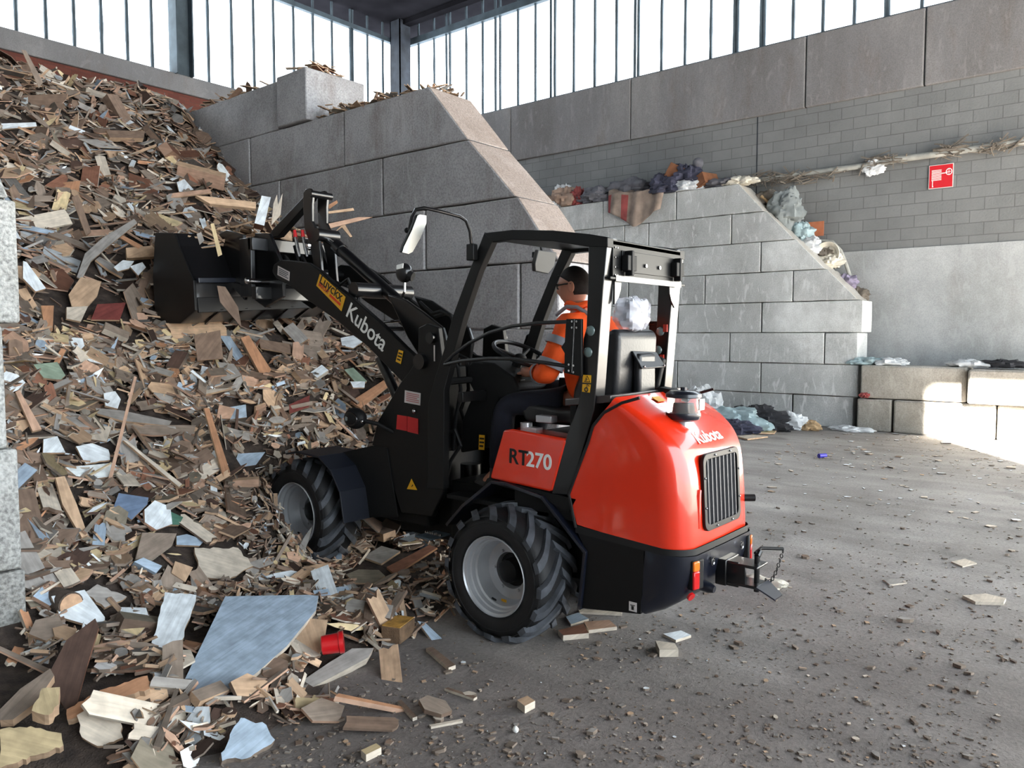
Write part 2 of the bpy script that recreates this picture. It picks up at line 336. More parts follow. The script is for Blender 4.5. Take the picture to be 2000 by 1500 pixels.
def text_mb(txt, size, origin, ux, uy, depth=0.004, bold=0.0, shear=0.0):
    """flat lettering: local x along ux, local y along uy, rising along their normal"""
    cu = bpy.data.curves.new('t', 'FONT'); cu.body = txt; cu.size = size; cu.offset = bold; cu.extrude = depth / 2; cu.shear = shear
    to = bpy.data.objects.new('t', cu); COL.objects.link(to)
    dg = bpy.context.evaluated_depsgraph_get(); me = bpy.data.meshes.new_from_object(to.evaluated_get(dg))
    ux = Vector(ux).normalized(); uy = Vector(uy).normalized(); uz = ux.cross(uy); o = Vector(origin)
    mb = MB(); mb.add([o + ux * v.co.x + uy * v.co.y + uz * v.co.z for v in me.vertices], [tuple(p.vertices) for p in me.polygons])
    bpy.data.objects.remove(to); bpy.data.meshes.remove(me); bpy.data.curves.remove(cu)
    return mb
def rock_noise(p, s, seed=0): return noise.noise(Vector(p) * s + Vector((seed * 7.3, seed * 3.1, seed)))

# ================================================================== THE HALL
XW, YB, ZC, SILL = 15.7, 17.1, 10.5, 7.5
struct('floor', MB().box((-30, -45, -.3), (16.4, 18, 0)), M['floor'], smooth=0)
struct('ceiling', MB().box((-4.3, -12, ZC), (16.6, 18, ZC + .3)), M['dark_ceiling'], smooth=0)
struct('wall_right', MB().box((XW, -14, 0), (XW + .3, 17.5, 6.14)), M['masonry'], smooth=0)
struct('wall_back', MB().box((-4, YB, 0), (XW, YB + .3, 7.1)), M['redbrick'], smooth=0)
struct('wall_left_unseen', MB().box((-4.3, -9.68, 0), (-4, 17.4, ZC)), M['masonry'], smooth=0)  # unseen wall added to block the sun; its near end shapes the sun patch
struct('trim_1', MB().box((XW - .02, -14, 0), (XW + .02, 17, 3.29)), M['render'], smooth=0)
b = MB()
ys = [17.05, 12.98, 9.45, 5.52, 3.42, -.5, -4.5, -8.5, -12.5]
for i in range(len(ys) - 1): b.box((XW - .07, ys[i + 1] + .012, 6.14), (XW + .3, ys[i] - .012, SILL))
struct('trim_2', b, M['conc_beam'], smooth=0, bevel=.02)
struct('trim_3', MB().box((-4, YB - .08, 7.1), (XW, YB + .3, SILL)), M['conc_beam'], smooth=0, bevel=.02)
# corner column: an H section of dark steel
b = MB(); cx, cy = 15.42, 16.85
b.box((cx - .2, cy - .2, 0), (cx + .2, cy - .17, ZC)).box((cx - .2, cy + .17, 0), (cx + .2, cy + .2, ZC)).box((cx - .02, cy - .17, 0), (cx + .02, cy + .17, ZC)).box((cx - .2, cy - .2, 7.6), (cx - .17, cy + .2, ZC))
struct('trim_4', b, M['steel_dark'], smooth=0)
b = MB(); b.box((8.87, YB - .2, SILL - .02), (8.9, YB + .15, ZC)).box((9.24, YB - .2, SILL - .02), (9.27, YB + .15, ZC)).box((8.9, YB - .03, SILL), (9.24, YB, ZC))
struct('trim_5', b, M['steel'], smooth=0)
struct('trim_7', MB().box((XW - .004, 6.48, 3.29), (XW + .01, 6.50, 6.14)), M['steel_dark'], smooth=0)
# roof edge beams over the glazing
struct('trim_6', MB().box((XW - .35, -12, ZC - .12), (XW - .1, 17, ZC)), M['dark_ceiling'], smooth=0)
def strip(name, horizontal, bars, n, axis):
    o = struct(name, horizontal, M['steel'], smooth=0)
    for p in bars:
        q = MB(); k = 9; r0 = .034
        pts = [];
        for i in range(k + 1):
            z = SILL + (ZC - SILL) * i / k
            j = .006 * noise.noise(Vector((p * 5, z * 2, 1)))
            pts.append((XW + .1 + j, p, z) if axis == 'Y' else (p, YB + .12 + j, z))
        q.tube(pts, [r0 * (1 + .45 * abs(noise.noise(Vector((p * 9, i * 1.7, 4))))) for i in range(k + 1)], 6)
        obj('glazing_bar', q, M['steel'], o, smooth=0)
    return o
rp = [818, 848, 872, 879, 911, 943, 968, 977, 1012, 1046, 1076, 1084, 1121, 1162, 1204, 1240, 1247, 1292, 1338, 1388, 1434, 1440, 1486, 1492, 1548, 1606, 1667, 1728, 1733, 1798]
rb = [onx(p, 100, XW + .1).y for p in rp] + [2.3, 1.7, 1.1, .5, -.1, -.7, -1.3, -1.9]
h = MB().box((XW + .02, -12, 9.94), (XW + .16, 17, 10.12)).box((XW + .04, -12, SILL), (XW + .16, 17, SILL + .05))
strip('window_1', h, rb, 1, 'Y')
lp = [32, 90, 145, 198, 248, 296, 406, 452, 495, 534, 573, 611, 648, 684, 688, 717, 747]
lb = [4.6, 5.2, ] + [ony(p, 60, YB + .12).x for p in lp]
h = MB().box((-3.9, YB + .06, 10.0), (XW, YB + .18, 10.12)).box((-3.9, YB + .05, SILL), (XW, YB + .18, SILL + .04))
strip('window_2', h, lb, 2, 'X')

# ------------------------------------------------------------------ stacked concrete blocks
BH = .585
ORD = ['bottom', 'second', 'third', 'fourth', 'fifth', 'sixth', 'seventh', 'eighth']
NTH = ['first', 'second', 'third', 'fourth', 'fifth', 'sixth', 'seventh', 'eighth']
def block(x0, x1, prof, mat, label, group, bev=.014, rot=0.0):
    """prof = (Y,Z) outline of the block, swept in X; edges broken by noise"""
    o = MB(); ps = []
    n = len(prof)
    for i in range(n):                       # subdivide the outline so its arrises can wander
        a, c = prof[i], prof[(i + 1) % n]; L = sqrt((a[0] - c[0]) ** 2 + (a[1] - c[1]) ** 2); k = max(1, int(L / .16))
        for j in range(k): ps.append((a[0] + (c[0] - a[0]) * j / k, a[1] + (c[1] - a[1]) * j / k))
    m = sum(p[0] for p in ps) / len(ps), sum(p[1] for p in ps) / len(ps)
    q = []
    for (y, z) in ps:
        s = 1 - .006 * (1 + noise.noise(Vector((y * 4, z * 4, x0))))
        d = -.012 * max(0, noise.noise(Vector((y * 6, z * 6, x0 * 3)))) 
        L = sqrt((y - m[0]) ** 2 + (z - m[1]) ** 2) or 1
        q.append((y + (y - m[0]) / L * (d - .003), z + (z - m[1]) / L * (d - .003)))
    o.prism(q, x0, x1)
    if rot:
        c = Vector(((x0 + x1) / 2, m[0], 0)); o.xf(Matrix.Translation(c) @ Matrix.Rotation(rot, 4, 'Z') @ Matrix.Translation(-c))
    ob = obj('concrete_block', o, [mat, M['dusty_mid'] if mat in (M['conc_mid'], M['conc_low']) else M['dusty']], smooth=30, bevel=bev)
    if mat is not M['conc_near']:
        for f in ob.data.polygons:
            if f.normal.z > .35: f.material_index = 1
    tag(ob, label, 'concrete block', group)
    return ob
def rect(y0, y1, z0, z1): return [(y0, z0), (y1, z0), (y1, z1), (y0, z1)]
def courses(x0, x1, ends, joints, far, mat, where, group, jit=.008, inset={}):
    for k, (ebot, etop) in enumerate(ends):
        z0, z1 = k * BH, (k + 1) * BH - .006
        js = [j for j in joints[k]]
        while js[-1] < far - .9: js.append(js[-1] + 1.8)
        y0 = None; seq = js
        for i, y1 in enumerate(seq):
            dx = rnd.uniform(-jit, jit) + inset.get((k, i), 0)
            if i == 0: pr = [(ebot, z0), (y1 - .006, z0), (y1 - .006, z1), (etop, z1)]
            else: pr = rect(seq[i - 1] + .006, y1 - .006, z0, z1)
            pos = 'at the sloping end' if i == 0 and etop > ebot + .1 else ('at the upright end' if i == 0 else NTH[i] + ' from the end')
            block(x0 + dx, x1 + dx, pr, mat, f'{where} block, {ORD[k]} course, {pos}', group)
ends = [(3.95, 3.95)] * 4 + [(3.95, 4.40), (4.42, 4.98), (4.99, 5.50)]
jn = [[5.1], [5.75], [5.28], [4.38], [5.57], [6.18], [6.80]]
courses(5.40, 6.00, ends, jn, 12.0, M['conc_big'], 'concrete wall behind the boom:', 'blocks of the tall push wall')
block(5.36, 6.18, rect(7.38, 7.96, 7 * BH, 8 * BH - .01), M['conc_big'], 'loose concrete block with a speckled bright end, on top of the tall wall', 'blocks of the tall push wall', rot=-.02)
block(5.43, 6.03, rect(8.02, 10.2, 7 * BH, 8 * BH - .02), M['conc_big'], 'long concrete block on top of the tall wall, behind the speckled one', 'blocks of the tall push wall')
ends = [(4.24, 4.24), (4.17, 4.17), (4.19, 4.19), (4.12, 4.12), (4.2, 4.76), (4.8, 5.34), (5.38, 5.93), (5.97, 6.5)]
jn = [[5.35], [5.985], [4.78, 6.63], [5.99], [5.39], [6.03], [6.64, 8.5, 9.1], [7.86]]
courses(14.85, 15.45, ends, jn, 13.0, M['conc_mid'], 'lining wall under textile litter:', 'blocks of the lining wall', jit=.006)
ends = [(4.155, 4.155)] * 4 + [(4.17, 4.72), (4.74, 5.3)]
jn = [[5.9], [5.3], [5.95], [5.3], [6.0], [6.4]]
courses(.76, 1.363, ends, jn, 9.0, M['conc_near'], 'pitted pale wall beside the heap:', 'blocks of the pale wall', inset={(1, 0): -.02, (2, 0): -.055, (3, 0): .012})
gl = 'buff blocks along the masonry wall'
block(14.70, 15.3, rect(3.56, 4.14, 0, BH - .01), M['conc_low'], 'short buff block on the floor beside the foot of the lining wall', gl, .03)
block(14.68, 15.28, rect(2.0, 3.53, 0, BH - .01), M['conc_low'], 'buff block on the floor touching the edge of the sun patch', gl, .03)
block(14.70, 15.3, rect(.2, 1.98, 0, BH - .01), M['conc_low'], 'buff block on the floor standing fully in the sun patch', gl, .03)
block(14.72, 15.32, rect(2.43, 4.1, BH, 2 * BH), M['conc_low'], 'long buff block of the upper row beside the lining wall', gl, .03)
block(14.52, 15.12, rect(.6, 2.39, BH, 2 * BH - .02), M['conc_low'], 'buff block of the upper row that juts out towards the floor', gl, .035)
block(14.6, 15.2, rect(-1.8, -.02, 0, BH), M['conc_low'], 'buff block at the outer end of the lower row', gl, .03)

# ================================================================== WOOD WASTE
def toe(x):
    P = [(-6, 3.6), (.8, 3.3), (1.3, 3.05), (1.6, 2.8), (2.05, 2.85), (2.6, 3.1), (3.2, 3.2), (3.9, 3.3), (4.4, 3.6), (5.4, 4.3), (9, 4.5)]
    for (a, b_), (c, d) in zip(P, P[1:]):
        if x <= c: return b_ + (d - b_) * (x - a) / (c - a)
    return 4.5
def heap(x, y):
    t = y - toe(x)
    if t <= 0: return -.05
    side = max(0.0, min(1.0, (2.6 - x) / 1.2))               # the apron is deeper towards the pale wall
    z = min(.05 + .10 * t, .20) * min(1, t / .25)
    z += side * .10 * min(1, t / .5)
    y0 = 4.22 - .22 * side + .12 * max(0, min(1, (x - 4.2)))
    if y > y0:
        s = y - y0
        z += .80 * s - .10 * (1 - math.exp(-s * 3))
    z = min(z, 4.75 + .12 * (y - 10) ) if y > 9.8 else z
    if y > 4.6: z += .13 * noise.noise(Vector((x * .9, y * .9, 3))) * min(1, (y - 4.6))
    z += .045 * noise.noise(Vector((x * 3.1, y * 3.1, 7)))
    if 3.1 < x < 4.5 and 2.4 < y < 6.5:                        # wheel track, flattened
        z = min(z, .07 + max(0, (y - 4.1)) * .12 + max(0, y - 4.95) * 1.35)
    return z
def hn(x, y):
    e = .12
    return Vector((heap(x - e, y) - heap(x + e, y), heap(x, y - e) - heap(x, y + e), 2 * e)).normalized()
def hit(px, py):
    d = ray(px, py).normalized(); t = 1.5
    while t < 22:
        p = CAM + d * t
        if p.z <= max(heap(p.x, p.y), 0): return p
        t += .03
    return p
TONES = {
    'grey-brown': (136, 122, 110), 'dull brown': (124, 104, 90), 'tan': (190, 160, 132), 'reddish brown': (132, 92, 74),
    'pinkish tan': (184, 150, 128), 'weathered grey': (152, 147, 142), 'pale': (206, 194, 178), 'white painted': (222, 228, 232),
    'pale blue-grey': (160, 176, 192), 'dark brown': (80, 62, 54), 'straw-coloured': (198, 178, 140), 'orange-brown': (170, 126, 96),
    'sage green': (136, 152, 134), 'slate blue': (112, 130, 156), 'green': (78, 116, 100), 'maroon': (100, 50, 46), 'olive drab': (124, 116, 102)}
WEIGHT = [('grey-brown', 20), ('dull brown', 19), ('tan', 13), ('reddish brown', 4.5), ('pinkish tan', 7), ('weathered grey', 17), ('pale', 8), ('white painted', 6),
          ('pale blue-grey', 2.5), ('dark brown', 8), ('straw-coloured', 4), ('orange-brown', 2), ('olive drab', 4)]
def pick(r):
    t = r.uniform(0, sum(w for _, w in WEIGHT))
    for n, w in WEIGHT:
        t -= w
        if t <= 0: return n
    return 'tan'
class Wood:
    def __init__(s): s.v = []; s.f = []; s.c = []; s.uv = []
    def piece(s, out, th, M4, top, side, r):
        """out: outline in the (u,v) plane in metres; th: thickness"""
        n = len(out); b = len(s.v); ins = min(.004, th * .3)
        cu = sum(p[0] for p in out) / n; cv = sum(p[1] for p in out) / n
        bow = r.uniform(-.02, .02)
        du, dv = r.uniform(0, 50), r.uniform(0, 50)
        for lay in (0, 1):
            for (u, v) in out:
                s.v.append(tuple(M4 @ Vector((u, v, th * lay + bow * (u - cu)))))
        fs = [tuple(range(n, 2 * n)), tuple(range(n - 1, -1, -1))]
        cols = [top, top]
        for i in range(n):
            fs.append((i, (i + 1) % n, (i + 1) % n + n, i + n)); cols.append(side)
        for f, c in zip(fs, cols):
            s.f.append(tuple(i + b for i in f))
            for i in f:
                s.c.append(c); p = out[i % n]; s.uv.append((p[0] + du, p[1] + dv + (th if i >= n else 0)))
    def build(s, name, parent=None):
        xs = [p[0] for p in s.v]; ys = [p[1] for p in s.v]; zs = [p[2] for p in s.v]
        c = Vector(((min(xs) + max(xs)) / 2, (min(ys) + max(ys)) / 2, min(zs)))
        me = bpy.data.meshes.new(name); me.from_pydata([(p[0] - c.x, p[1] - c.y, p[2] - c.z) for p in s.v], [], s.f)
        a = me.color_attributes.new('tone', 'FLOAT_COLOR', 'CORNER'); a.data.foreach_set('color', [q for c_ in s.c for q in (*c_, 1)])
        u = me.uv_layers.new(name='grain'); u.data.foreach_set('uv', [q for c_ in s.uv for q in c_])
        me.materials.append(M['wood']); me.update()
        o = bpy.data.objects.new(name, me); link(o, parent, c); return o
def shade(c, k): return tuple(min(1, x * k) for x in s2l(c))
def outline(kind, L, Wd, r):
    h, w = L / 2, Wd / 2
    if kind == 'stick':
        return [(-h, -w), (h * r.uniform(.9, 1), -w * r.uniform(.5, 1)), (h, w * r.uniform(.3, 1)), (-h * r.uniform(.88, 1), w)]
    if kind == 'plank':
        o = [(-h * r.uniform(.8, 1), -w), (h * r.uniform(.8, 1), -w)]
        k = r.randint(1, 4)
        for i in range(k): o.append((h * r.uniform(.72, 1.05), -w + 2 * w * (i + 1) / (k + 1)))
        o += [(h * r.uniform(.8, 1), w), (-h * r.uniform(.8, 1), w)]
        k = r.randint(0, 3)
        for i in range(k): o.append((-h * r.uniform(.75, 1.05), w - 2 * w * (i + 1) / (k + 1)))
        return o
    if kind == 'shard':
        n = r.randint(4, 7); a0 = r.uniform(0, 6)
        return [(h * r.uniform(.75, 1) * cos(a0 + 2 * pi * i / n), w * r.uniform(.75, 1.1) * sin(a0 + 2 * pi * i / n)) for i in range(n)]
    if kind == 'splinter':
        return [(-h, 0), (-h * .5, -w), (h * .4, -w * .8), (h, -w * .1), (h * .5, w * .6), (-h * .3, w)]
    return [(-h, -w), (h, -w), (h, w), (-h, w)]
def pose(p, nrm, yaw, tilt, r, lift=0.0):
    n = Vector(nrm); q = n.to_track_quat('Z', 'Y').to_matrix().to_4x4()
    t = Matrix.Rotation(yaw, 4, 'Z') @ Matrix.Rotation(r.gauss(0, tilt), 4, 'X') @ Matrix.Rotation(r.gauss(0, tilt), 4, 'Y')
    return Matrix.Translation(Vector(p) + n * lift) @ q @ t
# underlying heap surface
b = MB(); nx, ny = 60, 110
xa, xb, ya, yb = -3.9, 5.39, 2.5, 17.0
for j in range(ny + 1):
    for i in range(nx + 1):
        x = xa + (xb - xa) * i / nx; y = ya + (yb - ya) * j / ny; b.v.append((x, y, heap(x, y) - .03))
b.f = [(j * (nx + 1) + i, j * (nx + 1) + i + 1, (j + 1) * (nx + 1) + i + 1, (j + 1) * (nx + 1) + i) for j in range(ny) for i in range(nx)]; b.m = [0] * len(b.f)
M['fines'] = plain('wood_fines', (62, 52, 46), .95, var=.35, scale=16, bump=.8)
tag(obj('wood_heap', b, M['fines'], recalc=False, smooth=60), 'brown bed of fine crushed wood under the broken boards', 'wood heap', kind='stuff')
HERO = []     # outlines already taken, in view
def inside(pt, poly):
    x, y = pt; c = False; n = len(poly)
    for i in range(n):
        (x1, y1), (x2, y2) = poly[i], poly[i - 1]
        if (y1 > y) != (y2 > y) and x < (x2 - x1) * (y - y1) / (y2 - y1) + x1: c = not c
    return c
def hero(name, cat, tone, poly, label, th=.018, face=.3, side='tan', X=None, lift=.03, group='broken boards on the wood waste heap', k=1.0, jag=.0):
    cx = sum(p[0] for p in poly) / len(poly); cy = sum(p[1] for p in poly) / len(poly)
    if X is None:
        P = hit(cx, cy); n = hn(P.x, P.y)
    else: P = onx(cx, cy, X); n = Vector((0, -.5, .85))
    tc = (CAM - P).normalized(); n = (n * (1 - face) + tc * face).normalized(); P = P + n * lift
    r = random.Random(hash(label) % 9973 if False else sum(map(ord, label)))
    pts = []
    m = len(poly)
    for i in range(m):
        a, c = poly[i], poly[(i + 1) % m]; pts.append(a)
        if jag:
            L = sqrt((a[0] - c[0]) ** 2 + (a[1] - c[1]) ** 2); q = int(L / 9)
            for j in range(1, q): pts.append((a[0] + (c[0] - a[0]) * j / q + r.uniform(-jag, jag), a[1] + (c[1] - a[1]) * j / q + r.uniform(-jag, jag)))
    W3 = []
    for a in pts:
        d = ray(*a); t = (P - CAM).dot(n) / d.dot(n); W3.append(CAM + d * t)
    # long axis gives the grain
    far = max(((W3[i] - W3[j]).length, i, j) for i in range(len(W3)) for j in range(i))
    u = (W3[far[1]] - W3[far[2]]).normalized(); v = n.cross(u)
    Mx = Matrix((u, v, n)).transposed().to_4x4(); Mx.translation = P - n * th
    out = [((q - P).dot(u), (q - P).dot(v)) for q in W3]
    w = Wood(); w.piece(out, th, Mx, shade(TONES[tone], k), shade(TONES[side], .9), random.Random(3))
    for f in range(len(w.v)): pass
    o = w.build(name); tag(o, label, cat, group)
    HERO.append((poly, (P - CAM).length)); return o
B, PL, ST = ('painted_board', 'board'), ('wood_plank', 'plank'), ('wood_stick', 'stick')
for nm, tone, poly, label, kw in [
 (B, 'pale blue-grey', [(440,1165),(600,1163),(622,1165),(617,1193),(560,1262),(505,1310),(462,1343),(350,1347)], 'largest panel on the heap, pale blue-grey wood-look board with a cut corner', dict(th=.022, face=.12, lift=.12, side='pale', k=1.06)),
 (B, 'white painted', [(322,1157),(383,1163),(372,1205),(348,1268),(318,1272),(296,1255),(308,1215)], 'white painted board with flaking edges beside the big blue-grey panel', dict(th=.02, lift=.10, jag=2)),
 (B, 'white painted', [(100,1165),(165,1152),(205,1205),(205,1230),(118,1205)], 'white square-edged board behind the short round log', dict(lift=.08)),
 (B, 'weathered grey', [(165,1157),(190,1141),(248,1165),(222,1180),(205,1187)], 'crumpled pale grey flake beside the white square-edged board', dict(lift=.09, jag=2, k=1.15)),
 (PL, 'dark brown', [(186,1208),(193,1225),(170,1300),(150,1372),(130,1390),(92,1322),(130,1250)], 'wide dark brown plank standing against the foot of the pale wall', dict(face=.55, lift=.17, th=.03, side='reddish brown')),
 (PL, 'orange-brown', [(130,1385),(205,1345),(288,1320),(292,1345),(225,1368),(180,1393),(131,1405)], 'splintered light brown plank lying below the wide dark brown plank', dict(th=.04, lift=.07, jag=2, k=1.1)),
 (PL, 'grey-brown', [(0,1385),(40,1345),(98,1306),(106,1320),(70,1372),(25,1405),(0,1406)], 'grey rounded plank leaning at the base of the pale wall', dict(th=.04, lift=.10)),
 (B, 'pale', [(150,1397),(170,1380),(205,1392),(235,1410),(240,1440),(190,1457),(160,1440)], 'torn whitish board flake on the floor under the light brown plank', dict(jag=3, lift=.05, k=1.12)),
 (B, 'pale blue-grey', [(432,1470),(470,1402),(520,1416),(537,1445),(490,1478),(434,1486)], 'bluish white flaking chunk alone at the lower edge of the heap', dict(jag=3, lift=.06, th=.04, k=1.05, side='grey-brown')),
 (PL, 'straw-coloured', [(0,1425),(60,1418),(120,1432),(124,1455),(70,1475),(25,1492),(0,1500)], 'thick yellowish plank with a long torn edge, lowest piece of the heap', dict(jag=3, lift=.06, th=.05, k=.85)),
 (B, 'straw-coloured', [(82,1345),(117,1342),(115,1375),(95,1396),(62,1388)], 'small yellowish insulation chunk against the wide dark brown plank', dict(jag=3, lift=.2, th=.06, k=.8)),
 (B, 'pale', [(380,1070),(465,1070),(495,1105),(470,1118),(445,1133),(392,1125)], 'beige board with a torn edge above the big blue-grey panel', dict(jag=2, lift=.06, k=.88)),
 (B, 'grey-brown', [(278,1040),(345,1042),(336,1066),(300,1092),(265,1092)], 'brown fibreboard with a bright cut edge above the cyan block', dict(lift=.08, side='pale', k=1.1)),
 (B, 'pale blue-grey', [(345,1047),(365,1043),(400,1055),(390,1066),(345,1064)], 'small blue-grey rounded offcut between the fibreboard and the beige board', dict(lift=.06)),
 (B, 'pale blue-grey', [(262,1097),(280,1089),(317,1105),(305,1119)], 'short cyan-white block in front of the brown fibreboard', dict(lift=.09, th=.05, k=1.2, side='pale blue-grey')),
 (B, 'tan', [(342,1096),(377,1108),(362,1137),(335,1119)], 'tan square block end above the flaking white board', dict(lift=.1, th=.08, face=.5)),
 (B, 'green', [(313,1003),(335,1000),(358,1010),(350,1025),(325,1025)], 'small dark green painted scrap', dict(lift=.05)),
 (B, 'slate blue', [(232,963),(290,972),(288,985),(257,1015),(222,990)], 'slate blue pentagonal board piece', dict(lift=.07)),
 (PL, 'weathered grey', [(580,1337),(640,1296),(688,1266),(730,1265),(719,1284),(610,1343)], 'thick grey broken plank on the bare floor below the red cup', dict(lift=.06, th=.05, side='pale', k=.95)),
 (B, 'tan', [(568,1240),(600,1208),(640,1211),(634,1250),(622,1280)], 'tan board corner behind the red cup', dict(lift=.14, face=.4)),
 (B, 'pale blue-grey', [(815,1213),(830,1216),(872,1255),(874,1266),(852,1262)], 'narrow blue-white laminate strip in front of the rear wheel', dict(lift=.03, side='pale')),
 (B, 'olive drab', [(676,1122),(700,1112),(740,1113),(752,1124),(730,1139),(690,1138)], 'grey-green flat board between the two wheels', dict(lift=.03, k=1.15)),
 (PL, 'reddish brown', [(755,1108),(838,1064),(854,1069),(772,1122)], 'reddish brown plank lying under the machine between the wheels', dict(lift=.09, side='orange-brown', k=1.05)),
 (B, 'weathered grey', [(708,1088),(745,1066),(782,1076),(745,1101)], 'grey board partly under the reddish brown plank', dict(lift=.05, k=.9)),
 (ST, 'pinkish tan', [(262,735),(267,737),(214,957),(207,953)], 'long thin upright stick crossing the middle of the heap', dict(face=.6, lift=.3, th=.012)),
 (PL, 'weathered grey', [(186,797),(240,802),(336,822),(330,831),(240,822),(190,808)], 'long grey weathered plank above the pink-edged one', dict(lift=.1, k=.85)),
 (PL, 'grey-brown', [(245,826),(310,830),(383,830),(378,847),(300,850),(252,845)], 'grey plank with a pink broken end across the heap', dict(lift=.09, side='pinkish tan')),
 (ST, 'pale', [(240,860),(249,862),(356,945),(350,951)], 'pale thin batten slanting under the pink-edged plank', dict(lift=.13)),
 (PL, 'tan', [(108,933),(126,930),(150,985),(172,1045),(160,1049),(122,985)], 'tan slotted batten low on the heap beside the pale wall', dict(lift=.12, k=1.1)),
 (PL, 'pinkish tan', [(30,766),(38,762),(82,838),(64,842)], 'bare pine batten close to the pale wall at mid height', dict(lift=.12, k=1.1)),
 (B, 'white painted', [(85,858),(112,852),(128,884),(84,884)], 'white triangular board piece beside the pale wall', dict(lift=.09)),
 (B, 'white painted', [(148,872),(178,866),(212,878),(215,898),(168,906)], 'white splintered laminate piece left of the thin upright stick'.replace(' left of', ' behind'), dict(lift=.1, jag=1.5)),
 (B, 'sage green', [(65,712),(112,707),(128,733),(118,742),(85,738)], 'sage green painted board corner', dict(lift=.09)),
 (ST, 'orange-brown', [(398,797),(408,797),(450,922),(437,932)], 'orange-brown batten leaning beside the front wheel', dict(face=.6, lift=.25, k=1.05)),
 (B, 'pale blue-grey', [(465,886),(518,883),(500,908),(472,912),(450,925)], 'blue-white torn board just before the front tyre', dict(lift=.12, face=.5)),
 (PL, 'orange-brown', [(470,660),(486,655),(530,722),(514,741)], 'fresh orange-brown plank below the raised bucket', dict(face=.5, lift=.25, th=.04, k=1.1)),
 (B, 'dull brown', [(379,655),(430,645),(436,700),(386,704)], 'square brown fibreboard piece falling below the bucket', dict(face=.6, lift=.3, k=1.15)),
 (B, 'pinkish tan', [(428,790),(460,798),(450,818),(423,817)], 'pinkish square chip beside the orange-brown batten', dict(lift=.12)),
 (B, 'white painted', [(202,768),(225,764),(236,780),(230,798),(206,792)], 'small round-cornered white chip above the grey weathered plank', dict(lift=.15)),
 (PL, 'orange-brown', [(684,785),(758,737),(766,749),(705,797)], 'orange-brown plank under the boom pivot', dict(lift=.12, th=.03, k=1.1)),
 (B, 'sage green', [(672,722),(690,718),(717,744),(700,753)], 'grey-green slab under the boom', dict(lift=.14, th=.03)),
 (B, 'white painted', [(684,745),(713,745),(712,757),(690,757)], 'small white chip in front of the grey-green slab', dict(lift=.2)),
 (PL, 'dull brown', [(207,254),(283,256),(281,270),(215,268)], 'brown rectangular beam near the top of the heap', dict(lift=.15, th=.06, k=1.05)),
 (PL, 'grey-brown', [(42,97),(51,99),(84,160),(76,172)], 'grey board standing out above the crest of the heap', dict(face=.8, X=3.25, k=1.2)),
 (ST, 'tan', [(93,134),(97,136),(80,152),(76,150)], 'short tan stick leaning on the standing board at the crest', dict(face=.8, X=3.4)),
 (ST, 'pale', [(100,160),(103,158),(146,173),(143,176)], 'pale stick lying on the crest of the heap', dict(lift=.15)),
 (B, 'white painted', [(2,241),(70,239),(72,247),(5,252)], 'long white strip high on the heap above the pale wall', dict(lift=.1)),
 (B, 'white painted', [(345,356),(360,350),(378,370),(362,375),(350,374)], 'white star-shaped flake behind the bucket', dict(lift=.1)),
 (B, 'white painted', [(497,436),(511,382),(529,385),(516,441)], 'white painted upright block in the bucket load', dict(face=.6, X=3.6, th=.09, side='reddish brown', k=1.0)),
 (PL, 'tan', [(382,382),(405,384),(500,394),(500,407),(410,398)], 'long tan plank on top of the bucket load', dict(X=3.55, th=.03, face=.4, k=1.1)),
 (PL, 'pinkish tan', [(329,378),(410,369),(413,377),(332,386)], 'pink-brown batten on the slope above the bucket edge', dict(lift=.15, k=1.05)),
 (ST, 'pale', [(530,440),(534,398),(541,380),(543,400),(552,377),(548,420)], 'pale splintered wood spike in the bucket load', dict(face=.8, X=3.7, k=1.05)),
 (ST, 'straw-coloured', [(411,437),(418,436),(434,497),(426,501)], 'yellow stick falling in front of the bucket back', dict(face=.9, X=3.05)),
 (B, 'weathered grey', [(384,457),(393,453),(399,470),(390,478)], 'small grey chip falling in front of the bucket back', dict(face=.9, X=3.05)),
 (PL, 'tan', [(246,484),(318,478),(318,500),(248,504)], 'pale peach board end pushed against the bucket side', dict(lift=.3, face=.5, th=.05, k=1.05)),
 (ST, 'orange-brown', [(229,461),(237,458),(279,480),(270,486)], 'orange-brown slat resting on the peach board', dict(lift=.35, face=.5, k=1.1)),
 (PL, 'weathered grey', [(262,428),(268,436),(215,478),(178,510),(160,545),(150,541),(166,495),(200,465)], 'long bent weathered plank beside the bucket', dict(lift=.3, face=.4, k=.95)),
 (PL, 'tan', [(134,575),(158,541),(198,550),(190,578),(165,606),(140,598)], 'broad tan board at the lower end of the bent plank', dict(lift=.22, face=.4, k=.9)),
 (B, 'reddish brown', [(88,362),(122,340),(135,343),(128,362),(112,370)], 'brick red board fragment near the pale wall top', dict(lift=.12, k=1.05)),
 (B, 'white painted', [(45,510),(52,512),(90,563),(70,569),(45,543)], 'white laminate board emerging beside the pale wall', dict(lift=.2)),
 (PL, 'dull brown', [(140,385),(153,380),(178,452),(168,460)], 'brown plank standing on the slope beside the pale wall', dict(lift=.25, face=.5, k=1.1)),
 (B, 'white painted', [(222,522),(240,508),(262,510),(252,524),(230,530)], 'white crumpled offcut under the peach board', dict(lift=.25)),
 (B, 'white painted', [(254,520),(278,512),(285,522),(270,538)], 'white folded offcut between the peach board and the bucket', dict(lift=.25)),
 (B, 'maroon', [(190,594),(246,591),(234,625),(178,624)], 'dull maroon square board left of the bucket foot'.replace('left of', 'below'), dict(lift=.15, k=1.3)),
 (B, 'pale', [(130,600),(172,598),(158,628),(130,622)], 'cream board corner beside the maroon square board', dict(lift=.14, k=.85)),
 (B, 'orange-brown', [(80,597),(105,597),(103,645),(88,645)], 'orange board end beside the pale wall at bucket height', dict(lift=.12)),
